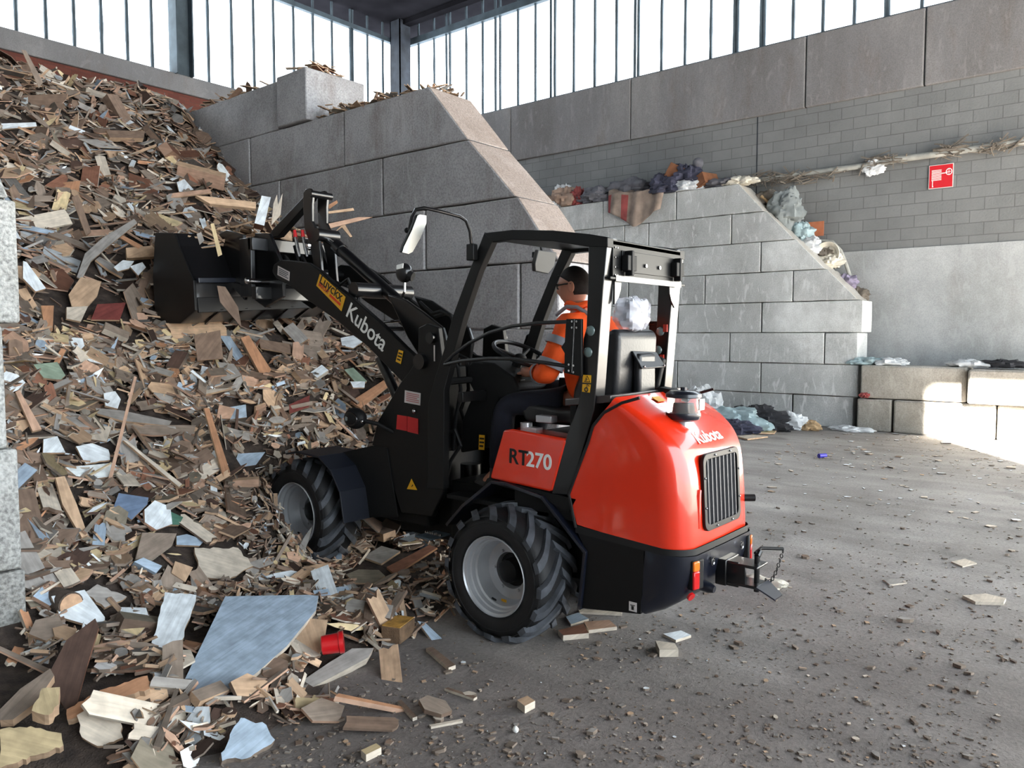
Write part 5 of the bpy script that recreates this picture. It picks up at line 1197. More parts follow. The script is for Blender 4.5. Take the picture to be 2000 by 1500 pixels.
# seat
ST_ = part('seat', MB().prism([(2.40, 1.19), (2.40, 1.30), (2.60, 1.285), (2.86, 1.31), (2.90, 1.27), (2.86, 1.19)], 3.57, 4.03), M['leather'], bevel=.035, seg=4)
obj('backrest', MB().prism([(2.44, 1.26), (2.38, 1.45), (2.335, 1.62), (2.31, 1.72), (2.26, 1.74), (2.225, 1.70), (2.235, 1.5), (2.25, 1.36), (2.32, 1.26)], 3.59, 4.01), M['leather'], ST_, bevel=.04, seg=5, smooth=60)
obj('side_bolster', MB().prism([(2.52, 1.26), (2.50, 1.40), (2.44, 1.54), (2.36, 1.64), (2.30, 1.60), (2.34, 1.3)], 3.55, 3.61), M['leather'], ST_, bevel=.025, seg=4, smooth=60)
obj('headrest', MB().box((3.69, 2.22, 1.745), (3.89, 2.31, 1.885)), M['leather'], ST_, bevel=.035, seg=4, smooth=60)
hc = Vector((3.79, 2.268, 1.818))
def wrapf(p):
    d = p - hc; m = ((abs(d.x) / .118) ** 4 + (abs(d.y) / .068) ** 4 + (abs(d.z) / .092) ** 4) ** .25; d = d / max(m, 1e-4)
    j = 1 + .16 * noise.noise(d * 22) + .05 * noise.noise(d * 60); d *= j
    if d.z > .075: d.x *= 1.0 + .10 * noise.noise(d * 40)
    return hc + d
obj('wrapping_film', MB().ball(hc, 1.0, u=44, v=30, fn=wrapf), M['film'], ST_, smooth=25)
po = obj('document_pouch', MB().box((3.74, 2.185, 1.37), (3.92, 2.235, 1.60)), M['leather'], ST_, bevel=.02, seg=3, smooth=60)
obj('pouch_flap', MB().slab([(3.72, 2.235, 1.61), (3.99, 2.235, 1.60), (3.99, 2.175, 1.515), (3.72, 2.17, 1.515)], (0, -.012, .006)), M['leather'], ST_, bevel=.004)
for x in (3.745, 3.965): obj('pouch_rivet', MB().ball((x, 2.16, 1.53), .007, u=8, v=6), M['chrome'], ST_)
obj('seat_belt_reel', MB().prism([(2.30, 1.38), (2.24, 1.40), (2.20, 1.56), (2.24, 1.58), (2.30, 1.5)], 4.03, 4.07), M['matte'], ST_, bevel=.01)
# beacon
bc = Vector((3.69, 1.895, 1.20)); be = part('beacon', MB().tube([bc, bc + Vector((0, 0, .065))], .042, 20), M['silver'])
obj('beacon_base', MB().lathe([(.050, 0), (.055, .055), (.066, .082), (.082, .090), (.10, .088), (.102, 0)], bc, 'Z', 28), M['navy'], be)
obj('beacon_dome', MB().lathe([(.10, .085), (.14, .086), (.185, .083)], bc, 'Z', 28), M['clear'], be)
obj('beacon_core', MB().lathe([(.10, .04), (.15, .035), (.15, 0)], bc, 'Z', 16), M['matte'], be)
obj('beacon_cap', MB().lathe([(.178, .086), (.182, .094), (.198, .092), (.212, .072), (.216, 0)], bc, 'Z', 28).tube([bc + Vector((0, 0, .21)), bc + Vector((0, 0, .232))], .018, 8), M['navy'], be)
obj('beacon_sticker', MB().box(bc + Vector((.005, -.0895, .115)), bc + Vector((.06, -.083, .172)), mat=None), M['white'], be, smooth=0)
part('beacon_bracket', MB().prism([(2.2, 1.32), (2.2, 1.38), (2.16, 1.41), (2.08, 1.40), (2.02, 1.33), (2.04, 1.30)], 3.90, 3.98), M['matte'], bevel=.004)
part('warning_label', MB().slab([(3.70, 2.09, 1.367), (3.78, 2.09, 1.367), (3.78, 2.05, 1.346), (3.70, 2.05, 1.346)], (0, -.002, .003)), M['yellow'], smooth=0)
# mirrors
arm = [onx(922, 490, XL - .02), onx(918, 452, 3.34), onx(910, 431, 3.30), onx(898, 423, 3.26), onx(860, 413, 3.15), onx(828, 406, 3.06), onx(812, 409, 3.03), onx(804, 424, 3.02), onx(799, 450, 3.02)]
mr_ = part('mirror_arm', MB().tube(arm, .0095, 10), M['black'])
P = onx(924, 492, XL - .01); obj('arm_bracket', MB().box(P - Vector((.03, .028, .05)), P + Vector((.01, .028, .045))), M['black_side'], mr_, bevel=.005)
obj('arm_knob', MB().ball(onx(795, 450, 3.02), .016, u=10, v=7), M['matte'], mr_)
mp_ = [(820, 419), (833, 421), (833, 436), (822, 463), (806, 492), (798, 496), (786, 493), (790, 480), (806, 447), (816, 421)]
P0 = onx(808, 458, 3.0); n = Vector((-.15, -.75, -.1)).normalized()
def onplane(a, b_, P0, n): d = ray(a, b_); return CAM + d * ((P0 - CAM).dot(n) / d.dot(n))
mm_ = obj('mirror_housing', MB().slab([onplane(a - 2, b_, P0 - n * .004, n) for a, b_ in mp_], -n * .028), M['matte'], mr_, bevel=.006)
obj('mirror_glass', MB().slab([onplane(a, b_, P0, n) for a, b_ in mp_], -n * .004), M['glass'], mr_, smooth=0)
rm = [(1052, 488), (1088, 493), (1083, 520), (1071, 535), (1046, 530), (1045, 515)]; P0 = onx(1067, 512, 4.32); n = Vector((.1, -.9, -.1)).normalized()
rmo = part('mirror_housing', MB().slab([onplane(a, b_, P0, n) for a, b_ in rm], -n * .03), plain('grey_mirror_back', (52, 52, 51), .6), bevel=.006)
obj('mirror_arm', MB().tube([P0 + Vector((0, .03, .05)), P0 + Vector((-.02, .05, .16)), Vector((XR - .01, P0.y + .1, P0.z + .15))], .009, 8), M['matte'], rmo)
obj('arm_clamp', MB().box(onx(1048, 498, 4.28) - Vector((.03, .02, .02)), onx(1048, 498, 4.28) + Vector((.03, .02, .02))), M['matte'], rmo, bevel=.005)
# front frame and mast -------------------------------------------------
ff = yz([(788, 748), (762, 792), (744, 822), (733, 868), (755, 885), (790, 1000), (850, 1008), (872, 960), (872, 720), (862, 640), (840, 632), (824, 640), (822, 700), (806, 725)], 3.5)
fr, _ = both('front_frame', MB().prism(ff, 3.47, 3.51), M['black_side'], bevel=.006)
part('frame_box', MB().box((3.52, 3.62, .45), (4.08, 4.10, .95)).box((3.52, 3.52, .95), (4.08, 3.60, 1.5)), M['matte'], bevel=.01)
both('mast_plate', MB().prism(yz([(760, 575), (795, 585), (830, 610), (868, 640), (876, 665), (868, 720), (835, 715), (800, 660)], 3.68), 3.66, 3.69), M['black'], bevel=.008)
for a, r_ in (((824, 706), .05), ((845, 660), .035)): both('pivot_pin', MB().disc(onx(a[0], a[1], 3.47), (-1, 0, 0), r_, .03, 22), M['black'])
s1 = quadsticker('white_label', [(791, 762), (822, 768), (821, 792), (790, 786)], 3.467, M['stickerwhite']); linebars(s1, [(791, 762), (822, 768), (821, 792), (790, 786)], 3.4645, 5, M['pinkprint'])
s2 = quadsticker('red_label', [(776, 810), (795, 813), (795, 842), (774, 838)], 3.467, M['redsticker']); linebars(s2, [(776, 826), (795, 829), (795, 842), (774, 838)], 3.4645, 3, M['redplastic'])
s2 = quadsticker('red_label', [(796, 813), (817, 818), (817, 848), (796, 843)], 3.467, M['redsticker']); linebars(s2, [(796, 830), (817, 834), (817, 848), (796, 843)], 3.4645, 3, M['redplastic'])
s3 = quadsticker('warning_triangle', [(804, 935), (815, 957), (795, 955)], 3.466, M['yellow'])
P = onx(804, 950, 3.462); obj('triangle_symbol', MB().tube([P, P + Vector((0, -.012, .012))], .003, 5), M['blackprint'], s3)
part('frame_bolt', MB().ball(onx(809, 803, 3.462), .016, u=10, v=7), M['chrome'])
part('grey_tag', MB().box(onx(855, 668, 3.5) - Vector((.0, .03, .012)), onx(855, 668, 3.5) + Vector((.005, .03, .012))), M['steel'])
q = MB(); P = onx(848, 690, 3.462); q.box(P - Vector((0, .005, .05)), P + Vector((.003, .005, .05))); part('serial_strip', q, M['stickerwhite'], smooth=0)
part('step', MB().box(onx(850, 1045, 3.4) - Vector((.09, .05, .012)), onx(850, 1045, 3.4) + Vector((.09, .09, .0))), M['steel'], bevel=.004)
q = MB()
for k in range(9): c0 = onx(850, 1045, 3.31) + Vector((0, -.05 + k * .016, 0)); q.slab([c0, c0 + Vector((0, .012, 0)), c0 + Vector((0, .006, .016))], (.004, 0, 0))
part('step_teeth', q, M['chrome'], smooth=0)
# boom arms
ba = yz([(531, 530), (534, 517), (549, 507), (575, 509), (601, 513), (627, 530), (650, 553), (690, 584), (750, 637), (792, 679), (812, 697), (828, 700), (838, 712), (832, 726), (815, 735), (786, 747), (750, 710), (720, 679), (660, 628), (600, 586), (567, 559), (540, 545)], 3.5)
bm_l, bm_r = both('boom_arm', MB().prism(ba, 3.50, 3.54), M['black_side'], bevel=.006)
part('boom_cross_tube', MB().tube([onx(690, 566, 3.54), onx(690, 566, 3.54) + Vector((.53, 0, 0))], .055, 18), M['black'])
part('boom_cross_tube', MB().tube([onx(560, 530, 3.54), onx(560, 530, 3.54) + Vector((.53, 0, 0))], .035, 14), M['black'])
stp = [(625, 535), (675, 580), (667, 608), (618, 558)]
st = quadsticker('dealer_sticker', stp, 3.497, M['yellow'], bm_l)
A, B_, C_, D = [onx(a, b_, 3.4945) for a, b_ in stp]
ux = (B_ - A).normalized(); uy = (A - D).normalized(); L = (B_ - A).length
uy = Vector((0, -ux.z, ux.y)) * -1; uy = uy if uy.z > 0 else -uy
t = text_mb('Luyckx', L / 3.3, A + ux * L * .05 - uy * (A - D).length * .60, ux, uy, .001, .0012); obj('sticker_lettering', t, M['blackprint'], bm_l, smooth=0)
t = text_mb('BRECHT', L / 9.5, D + ux * L * .05 + uy * (A - D).length * .14, ux, uy, .001, .001); obj('sticker_lettering', t, M['redsticker'], bm_l, smooth=0)
q = MB()
for k in range(2):
    o_ = D + ux * L * .50 + uy * (A - D).length * (.20 - .1 * k); q.slab([o_, o_ + ux * L * .42, o_ + ux * L * .42 + uy * .008, o_ + uy * .008], (-.001, 0, 0))
obj('sticker_print', q, M['orange'], bm_l, smooth=0)
a, c = onx(674, 615, 3.497), onx(742, 682, 3.497); ux = (c - a).normalized(); uy = Vector((0, -ux.z, ux.y)) * -1; uy = uy if uy.z > 0 else -uy
t = text_mb('Kubota', (c - a).length / 2.75, a - uy * .00 , ux, uy, .002, .0015); obj('boom_lettering', t, M['white'], bm_l, smooth=0)
s5 = quadsticker('white_label', [(543, 519), (566, 531), (565, 549), (542, 537)], 3.497, M['stickerwhite'], LO); linebars(s5, [(543, 519), (566, 531), (565, 549), (542, 537)], 3.495, 4, M['steel'])
s6 = quadsticker('warning_label', [(779, 683), (788, 686), (783, 711), (773, 706)], 3.497, M['yellow'], LO); linebars(s6, [(779, 683), (788, 686), (783, 711), (773, 706)], 3.495, 3, M['blackprint'])
# tilt lever, link and cylinder
lv = [(594, 377), (599, 369), (607, 368), (613, 376), (611, 400), (611, 432), (618, 447), (623, 462), (627, 490), (630, 530), (634, 570), (624, 572), (616, 545), (612, 505), (604, 470), (596, 445), (594, 410)]
lvp = yz(lv, 3.73)
part('tilt_lever', MB().prism(lvp, 3.72, 3.745), M['black'], bevel=.005); part('tilt_lever', MB().prism(lvp, 3.855, 3.88), M['black'], bevel=.005)
part('lever_pin', MB().tube([onx(605, 378, 3.70), onx(605, 378, 3.70) + Vector((.2, 0, 0))], .028, 14), M['black'])
part('lever_boss', MB().tube([onx(616, 458, 3.70), onx(616, 458, 3.70) + Vector((.2, 0, 0))], .05, 18), M['black'])
part('tilt_link', MB().prism(yz([(602, 374), (609, 382), (606, 390), (543, 462), (532, 464), (527, 456), (532, 448)], 3.77), 3.77, 3.83), M['black_side'], bevel=.006)
tc = part('tilt_cylinder', MB().tube([onx(660, 483, 3.8), onx(835, 640, 3.8)], .045, 18).tube([onx(657, 480, 3.8), onx(668, 490, 3.8)], .052, 18), M['black'])
obj('piston_rod', MB().tube([onx(622, 457, 3.8), onx(662, 485, 3.8)], .022, 12), M['chrome'], tc)
for s_ in (3.62, 3.98):
    lc = part('lift_cylinder', MB().tube([onx(800, 830, s_), onx(742, 700, s_)], .035, 14), M['black']); obj('piston_rod', MB().tube([onx(742, 700, s_), onx(712, 640, s_)], .018, 10), M['chrome'], lc)
part('hydraulic_pipe', MB().tube([onx(742, 630, 3.6), onx(786, 626, 3.75)], .010, 8), M['chrome']); part('hydraulic_pipe', MB().tube([onx(742, 640, 3.6), onx(790, 641, 3.75)], .010, 8), M['matte'])
# couplers
for a, dx in ((577, 0), (592, .05)):
    P = onx(a, 462, 3.66 + dx); cp = part('quick_coupler', MB().tube([P, P + Vector((0, -.03, -.10)), P + Vector((0, -.05, -.16))], [.013, .015, .010], 10), M['chrome'])
    obj('dust_cap', MB().tube([P + Vector((0, 0, -.005)), P + Vector((0, .01, .05))], [.016, .012], 10), M['redplastic'], cp)
q = MB(); P = onx(600, 480, 3.64); q.tube([P + Vector((0, .03, .03)), P, P + Vector((0, -.03, -.03))], .014, 8).box(P - Vector((.015, .03, .01)), P + Vector((.015, .0, .012))); part('coupler_block', q, M['chrome'], bevel=.003)
hoses = [([(575, 480), (585, 520), (600, 535), (640, 545), (680, 560)], 3.68), ([(590, 500), (620, 560), (690, 600), (740, 640)], 3.7), ([(660, 560), (680, 545), (690, 575), (692, 600)], 3.56), ([(675, 548), (700, 560), (700, 590), (705, 600)], 3.58),
         ([(830, 600), (845, 612), (862, 608), (880, 616), (890, 640)], 3.6), ([(820, 590), (850, 618), (872, 612), (892, 622)], 3.66), ([(880, 690), (895, 720), (900, 760), (890, 820), (885, 880)], 3.62), ([(890, 690), (912, 700), (915, 760), (900, 800), (915, 850)], 3.7), ([(895, 700), (905, 740), (902, 800), (895, 850)], 3.8), ([(865, 850), (890, 840), (900, 870), (880, 900), (870, 950)], 3.5), ([(845, 880), (855, 920), (870, 930)], 3.46)]
for pts, X in hoses: part('hydraulic_hose', MB().tube([onx(a, b_, X) for a, b_ in pts], .012, 8), M['matte'])
# lamps on the mast
P = onx(790, 533, 3.55); wl = part('work_lamp', MB().ball(P, (.055, .06, .065), u=18, v=12), M['black'])
obj('lamp_label', MB().slab([P + Vector((-.052, .015, .045)), P + Vector((-.040, -.035, .055)), P + Vector((-.048, -.04, .025)), P + Vector((-.058, .01, .018))], (-.004, 0, .003)), M['white'], wl, smooth=0)
obj('lamp_rim', MB().tube([P + Vector((.0, -.045, -.02)), P + Vector((.01, -.07, -.03))], [.035, .03], 14), M['matte'], wl)
obj('lamp_bracket', MB().tube([P + Vector((0, 0, -.05)), P + Vector((0, 0, -.12)), onx(785, 580, 3.66)], .008, 8), M['chrome'], wl)
P = onx(694, 817, 3.36); hl = part('head_lamp', MB().ball(P, (.06, .095, .072), u=20, v=14), M['matte'])
obj('lamp_ring', MB().tube([P + Vector((-.045, -.01 + .06 * cos(t), .042 * sin(t))) for t in [2 * pi * i / 20 for i in range(20)]], .006, 6, closed=True), M['black'], hl)
obj('lamp_window', MB().ball(P + Vector((-.045, .01, .0)), (.014, .045, .03)), M['lens'], hl)
obj('lamp_bolt', MB().ball(P + Vector((-.02, -.095, -.012)), .013, u=10, v=7), M['chrome'], hl)
obj('lamp_stalk', MB().tube([P + Vector((0, -.08, -.01)), onx(738, 828, 3.42), onx(770, 845, 3.48)], .014, 8), M['matte'], hl)
# front fenders
fe = yz([(618, 862), (655, 866), (720, 852), (735, 862)], 3.36)
both('front_fender', band([(4.78, .86), (4.66, .885), (4.40, .875), (4.27, .80), (4.17, .66), (4.13, .45)], -.012, 3.24, 3.60), plain('navy_fender', (13, 18, 30), .55), smooth=0, bevel=.003)
both('fender_side', MB().prism([(4.16, .45), (4.2, .68), (4.3, .82), (4.42, .875), (4.1, .95), (3.95, .95), (3.85, .5)], 3.46, 3.47), M['matte'], smooth=0)
# quick hitch and bucket
roll = Matrix.Translation((3.17, 0, 1.8)) @ Matrix.Rotation(radians(-3.5), 4, 'Y') @ Matrix.Translation((-3.17, 0, -1.8))
qh = part('quick_hitch', MB().box((3.42, 5.44, 2.36), (4.18, 5.50, 2.46)).box((3.42, 5.40, 1.98), (4.18, 5.46, 2.08)).prism([(5.25, 2.0), (5.25, 2.24), (5.42, 2.50), (5.62, 2.52), (5.68, 2.0), (5.5, 1.92)], 3.56, 3.59).prism([(5.25, 2.0), (5.25, 2.24), (5.42, 2.50), (5.62, 2.52), (5.68, 2.0), (5.5, 1.92)], 4.01, 4.04).box((3.42, 5.46, 2.0), (3.46, 5.62, 2.46)).box((4.14, 5.46, 2.0), (4.18, 5.62, 2.46)), M['black'], bevel=.006)
obj('locking_pin', MB().tube([(3.38, 5.44, 2.12), (4.2, 5.44, 2.12)], .022, 12).ball((3.375, 5.44, 2.12), .026), M['chrome'], qh)
obj('hitch_hose', MB().tube([(3.7, 5.35, 2.2), (3.72, 5.45, 2.34), (3.8, 5.5, 2.3)], .012, 8), M['matte'], qh)
bk = yz([(318, 455), (354, 456), (361, 480), (385, 548), (385, 606), (354, 632), (309, 631)], 3.17)
W0, W1 = 3.17, 4.47
q = MB(); inn = []
for i, p in enumerate(bk):
    a, c = bk[max(i - 1, 0)], bk[min(i + 1, len(bk) - 1)]; t = (c[0] - a[0], c[1] - a[1]); L = sqrt(t[0] ** 2 + t[1] ** 2); nrm = (-t[1] / L, t[0] / L)
    if nrm[0] * (6.3 - p[0]) + nrm[1] * (2.15 - p[1]) < 0: nrm = (-nrm[0], -nrm[1])
    inn.append((p[0] + nrm[0] * .018, p[1] + nrm[1] * .018))
for i in range(len(bk) - 1): q.prism([bk[i], bk[i + 1], inn[i + 1], inn[i]], W0, W1)
q.xf(roll); bu = part('bucket', q, M['black'], smooth=0)
q = MB(); fr_y = bk[0][0]
sidep = bk + [(bk[-1][0] + .02, bk[-1][1] + .02), (bk[0][0] + .12, bk[0][1] - .35), (bk[0][0] + .02, bk[0][1] - .02)]
obj('bucket_side', MB().prism(sidep, W0 - .012, W0 + .012).xf(roll), M['black_side'], bu, smooth=0, bevel=.003); obj('bucket_side', MB().prism(sidep, W1 - .012, W1 + .012).xf(roll), M['black_side'], bu, smooth=0, bevel=.003)
y_, z_ = bk[3]; obj('reinforcing_bar', MB().box((W0 + .012, y_ - .04, z_ - .02), (W1, y_ + .01, z_ + .02)).xf(roll), M['navy'], bu, smooth=0, bevel=.004)
y_, z_ = bk[4]; obj('wear_strip', MB().box((W0 + .012, y_ - .012, z_ - .02), (W1, y_ + .01, z_ + .10)).xf(roll), M['panel'], bu, smooth=0, bevel=.004)
y_, z_ = bk[6]; obj('cutting_edge', MB().box((W0 - .012, y_ - .03, z_ - .025), (W1 + .012, y_ + .12, z_)).xf(roll), M['steel'], bu, smooth=0, bevel=.003)
for k in range(5): x = W0 + .2 + k * .22; obj('heel_rib', MB().prism([bk[4], bk[5], (bk[5][0] - .0, bk[5][1] - .02), (bk[4][0] - .02, bk[4][1])], x, x + .02).xf(roll), M['black'], bu, smooth=0)
for x in (3.48, 4.12): obj('bucket_hook', MB().prism([(5.66, 1.98), (5.66, 2.5), (5.9, 2.56), (6.05, 2.53), (5.85, 2.1)], x, x + .03), M['black'], bu, bevel=.005)
# the load inside the bucket
w = Wood(); r = random.Random(77)
for k in range(330):
    x = r.uniform(3.25, 4.42); y = r.uniform(5.98, 6.62); z = 2.36 + (x - 3.17) * .07 + .26 * max(0, 1 - abs(x - 4.0) / .9) * r.random() + .1 * r.random()
    L = r.uniform(.07, .36); kind = r.choice(['stick', 'plank', 'plank', 'shard', 'splinter'])
    Wd = L * {'stick': .08, 'plank': r.uniform(.15, .3), 'shard': .6, 'splinter': .15}[kind]
    w.piece(outline(kind, L, Wd, r), r.uniform(.008, .02), pose((x, y, z), (0, -.3, 1), r.gauss(.2, .8), .4, r), shade(TONES[pick(r)], r.uniform(.8, 1.15)), shade(TONES['tan'], r.uniform(.6, 1)), r)
o = w.build('bucket_load'); tag(o, 'heaped load of broken wood lying in the raised bucket', 'wood load', kind='stuff')

# ================================================================== THE DRIVER
def skin(name, joints, edges, mat, sub=2, parent=None, root=0):
    me = bpy.data.meshes.new(name); c = Vector(joints[root][0])
    me.from_pydata([tuple(Vector(j[0]) - c) for j in joints], edges, []); o = bpy.data.objects.new(name, me); link(o, parent, c)
    o.modifiers.new('skin', 'SKIN').use_smooth_shade = True
    sv = me.skin_vertices[0].data
    for i, j in enumerate(joints): rr_ = j[1]; sv[i].radius = rr_ if isinstance(rr_, tuple) else (rr_, rr_)
    sv[root].use_root = True
    m = o.modifiers.new('sub', 'SUBSURF'); m.levels = m.render_levels = sub
    dg = bpy.context.evaluated_depsgraph_get(); dg.update(); n = bpy.data.meshes.new_from_object(o.evaluated_get(dg))
    o.modifiers.clear(); o.data = n; n.materials.clear(); n.materials.append(mat); n.shade_smooth(); return o
hx = XC
# face looks along +Y turned a little to the loader's left
pel, wai, che, nek = (hx, 2.56, 1.36), (hx, 2.53, 1.47), (hx, 2.57, 1.66), (hx, 2.63, 1.84)
sl, el_, hl_ = (hx - .19, 2.58, 1.76), (hx - .29, 2.645, 1.48), (hx - .09, 2.90, 1.485)
sr, er, hr = (hx + .20, 2.50, 1.73), (hx + .31, 2.50, 1.50), (hx + .25, 2.74, 1.44)
kl, al, tl_ = (hx - .20, 3.03, 1.29), (hx - .19, 3.10, .86), (hx - .20, 3.20, .78)
kr, ar, tr_ = (hx + .18, 3.04, 1.33), (hx + .17, 3.14, .86), (hx + .17, 3.26, .78)
hd = Vector((hx, 2.665, 1.985))
J = [((hx, 2.56, 1.31), .07), (wai, .08), (che, .10), (nek, .05), (sl, .06), (el_, .042), (hl_, .03), (sr, .06), (er, .042), (hr, .03), (kl, .045), (al, .045), (tl_, .035), (kr, .045), (ar, .045), (tr_, .035), ((hx, 2.65, 1.92), .048)]
E_ = [(0, 1), (1, 2), (2, 3), (2, 4), (4, 5), (5, 6), (2, 7), (7, 8), (8, 9), (0, 10), (10, 11), (11, 12), (0, 13), (13, 14), (14, 15), (3, 16)]
body = skin('person', J, E_, M['skin'])
yaw = radians(14)           # head turned towards the bucket side
Rh = Matrix.Translation(hd) @ Matrix.Rotation(yaw, 4, 'Z') @ Matrix.Rotation(radians(-6), 4, 'X')
def headfn(q):
    p = q - hd; x, y, z = p.x / .078, p.y / .098, p.z / .118
    if z < 0: x *= 1 + .28 * z; y = y * (1 + .10 * z) if y < 0 else y * (1 + .02 * z)
    if z < -.2 and y < 0: y *= .8
    d = Vector((x * .078, y * .098, z * .118))
    fx = abs(x)
    if y > 0:
        nb = math.exp(-(x / .22) ** 2) * math.exp(-((z + .12) / .22) ** 2); d.y += .022 * nb                      # nose
        d.y -= .010 * math.exp(-((fx - .42) / .2) ** 2) * math.exp(-((z - .08) / .14) ** 2)                          # eye sockets
        d.y += .006 * math.exp(-(x / .45) ** 2) * math.exp(-((z + .48) / .10) ** 2)                                   # lips
        d.y += .008 * math.exp(-(x / .4) ** 2) * math.exp(-((z + .80) / .16) ** 2)                                    # chin
        d.y += .005 * math.exp(-((z - .24) / .08) ** 2) * math.exp(-(x / .7) ** 2)                                    # brow
    return Rh @ d
q = MB(); q.ball(hd, (.078, .098, .118), u=40, v=32, fn=headfn)
def earmb(s):
    e = MB(); c = Vector((s * .078, -.008, -.005))
    e.ball(c, (.010, .021, .033), u=14, v=10, fn=lambda p: Rh @ (p + Vector((s * .006 * (abs(p.y - c.y) / .021), 0, 0)))); return e
for s in (-1, 1): e = earmb(s); q.add(e.v, e.f)
# fingers of both hands, each its own bent chain rooted in the palm
def hand(wr, fwd, up, s):
    wr = Vector(wr); fwd = Vector(fwd).normalized(); up = Vector(up).normalized(); sd_ = fwd.cross(up).normalized() * s
    h = MB(); palm = [wr, wr + fwd * .045, wr + fwd * .085]
    h.tube(palm, [.026, .034, .032], 12)
    for k, L in enumerate((.068, .078, .072, .058)):
        b0 = wr + fwd * .085 + sd_ * (.028 - .0185 * k); d1 = fwd; d2 = (fwd * .5 - up * .85).normalized(); d3 = (-up * .7 - fwd * .6).normalized()
        p1 = b0 + d1 * L * .45; p2 = p1 + d2 * L * .35; h.tube([b0 - fwd * .015, b0, p1, p2, p2 + d3 * L * .3], [.0085, .0088, .0082, .0076, .006], 8)
    t0 = wr + fwd * .03 + sd_ * .028; h.tube([t0, t0 + (sd_ * .7 + fwd * .7 - up * .1).normalized() * .03, t0 + (sd_ * .5 + fwd - up * .5).normalized() * .06], [.011, .0095, .008], 8)
    return h
for wr, fw, up, s in ((hl_, (.15, .9, -.1), (-.2, .1, 1), 1), (hr, (-.1, .9, -.2), (.2, .1, 1), -1)):
    e = hand(wr, fw, up, s); q.add(e.v, e.f)
bo = Vector(WLOC[body.name]); bmv = bmesh.new(); bmv.from_mesh(body.data)
vs = [bmv.verts.new(Vector(p) - bo) for p in q.v]
for f in q.f:
    try: nf = bmv.faces.new([vs[i] for i in f]); nf.smooth = True
    except ValueError: pass
bmesh.ops.recalc_face_normals(bmv, faces=bmv.faces); bmv.to_mesh(body.data); bmv.free()
tag(body, 'seated driver in an orange high-visibility jacket and dark trousers steering the loader', 'person')
# hair: cropped dark cap over the back and top of the skull
def hairfn(p):
    d = p - hd; x, y, z = d.x / .083, d.y / .103, d.z / .124
    fl_ = -.42 if y < -.15 else (.10 + .55 * min(1, max(0, (y + .15))) )
    if z < fl_: z = fl_ + (z - fl_) * .03; x *= .93; y *= .93
    if z < 0 and y < 0: x *= 1 + .2 * z
    return Rh @ Vector((x * .083, y * .103, z * .124))
obj('hair', MB().ball(hd, (.083, .103, .124), u=36, v=28, fn=hairfn), M['hair'], body, smooth=70)
# glasses
g_ = MB()
for s in (-1, 1):
    g_.tube([Rh @ Vector((s * .034 + .024 * cos(t), .100 - abs(s * .034 + .024 * cos(t)) * .18, .012 + .016 * sin(t))) for t in [2 * pi * i / 14 for i in range(14)]], .0035, 5, closed=True)
    g_.tube([Rh @ Vector((s * .058, .088, .016)), Rh @ Vector((s * .080, .03, .016)), Rh @ Vector((s * .084, -.01, .012))], .0045, 5)
g_.tube([Rh @ Vector((-.010, .106, .014)), Rh @ Vector((.010, .106, .014))], .002, 5)
obj('glasses', g_, M['blackprint'], body)
# jacket, trousers, boots
up_ = lambda a, b_, t: tuple(Vector(a).lerp(Vector(b_), t))
JJ = [((hx, 2.55, 1.30), (.19, .165)), (wai, (.165, .14)), (che, (.17, .15)), ((hx, 2.615, 1.80), (.085, .08)), ((hx, 2.625, 1.855), (.066, .066)), (sl, .085), (up_(sl, el_, .5), .074), (el_, .068), (up_(el_, hl_, .5), .062), (up_(el_, hl_, .88), .05), (sr, .085), (up_(sr, er, .5), .074), (er, .068), (up_(er, hr, .9), .05)]
JE = [(0, 1), (1, 2), (2, 3), (3, 4), (2, 5), (5, 6), (6, 7), (7, 8), (8, 9), (2, 10), (10, 11), (11, 12), (12, 13)]
jk = skin('jacket', JJ, JE, M['hivis'], parent=body)
dsp = jk.modifiers.new('folds', 'DISPLACE'); tx = bpy.data.textures.new('folds', 'CLOUDS'); tx.noise_scale = .09; dsp.texture = tx; dsp.strength = .022; dsp.mid_level = .5
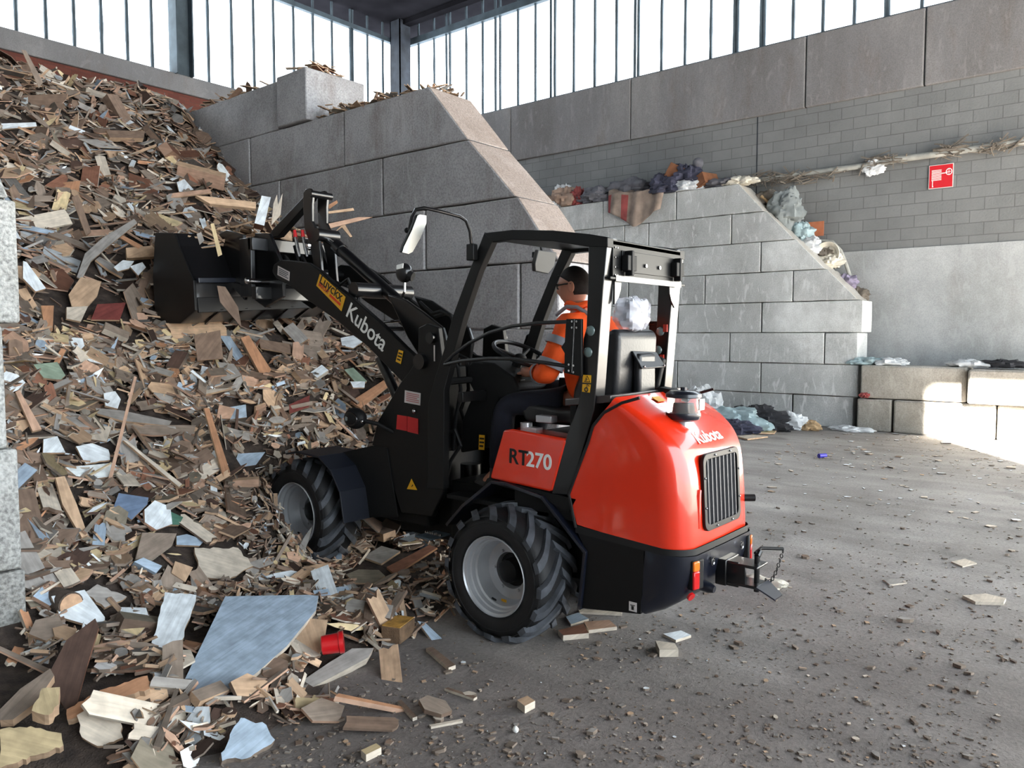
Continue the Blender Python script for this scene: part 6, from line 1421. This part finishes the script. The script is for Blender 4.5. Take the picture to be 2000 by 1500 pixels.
def sleeve_band(a, b_, t, r_, wd, tiltv=(0, 0, 0)):
    a, b_ = Vector(a), Vector(b_); d = (b_ - a).normalized(); c = a.lerp(b_, t); q = MB(); u = d.orthogonal().normalized(); v = d.cross(u); n = 24
    vs = []
    for s in (-wd / 2, wd / 2):
        for k in range(n): t_ = 2 * pi * k / n; vs.append(c + d * s + (u * cos(t_) + v * sin(t_)) * (r_ + .002 * sin(5 * t_)))
    q.add(vs, [(k, (k + 1) % n, (k + 1) % n + n, k + n) for k in range(n)]); return q
for t, r_ in ((.36, .082), (.80, .077)):
    obj('reflective_band', sleeve_band(sl, el_, t, r_, .045), M['reflect'], body, smooth=60, recalc=False)
obj('reflective_band', sleeve_band(el_, hl_, .40, .068, .045), M['reflect'], body, smooth=60, recalc=False)
obj('reflective_band', sleeve_band(sr, er, .6, .080, .045), M['reflect'], body, smooth=60, recalc=False)
q = MB(); q.tube([(hx - .105, 2.72, 1.82), (hx - .115, 2.64, 1.865), (hx - .11, 2.57, 1.86), (hx - .10, 2.50, 1.82)], .012, 8); obj('reflective_band', q, M['reflect'], body)
q = MB(); q.tube([(hx + .06 * cos(t), 2.64 + .062 * sin(t), 1.875 + .008 * sin(t * 3)) for t in [2 * pi * i / 20 for i in range(20)]], .022, 8, closed=True); obj('jacket_collar', q, M['hivis'], body)
TJ = [((hx, 2.58, 1.30), (.14, .12)), ((hx - .12, 2.72, 1.30), .095), (kl, .08), (up_(kl, al, .5), .075), (al, .062), ((hx + .12, 2.72, 1.35), .10), (kr, .088), (up_(kr, ar, .5), .075), (ar, .062)]
skin('trousers', TJ, [(0, 1), (1, 2), (2, 3), (3, 4), (0, 5), (5, 6), (6, 7), (7, 8)], M['denim'], parent=body)
for a_, t__ in ((al, tl_), (ar, tr_)):
    c = Vector(a_); q = MB(); q.tube([c + Vector((0, 0, .03)), c, c + Vector((0, .01, -.06))], [.052, .05, .055], 12)
    q.ball(c + Vector((0, .06, -.085)), (.05, .13, .045), u=16, v=10, fn=lambda p: Vector((p.x, p.y, max(p.z, c.z - .118)))); obj('boot', q, M['boot'], body, smooth=60)
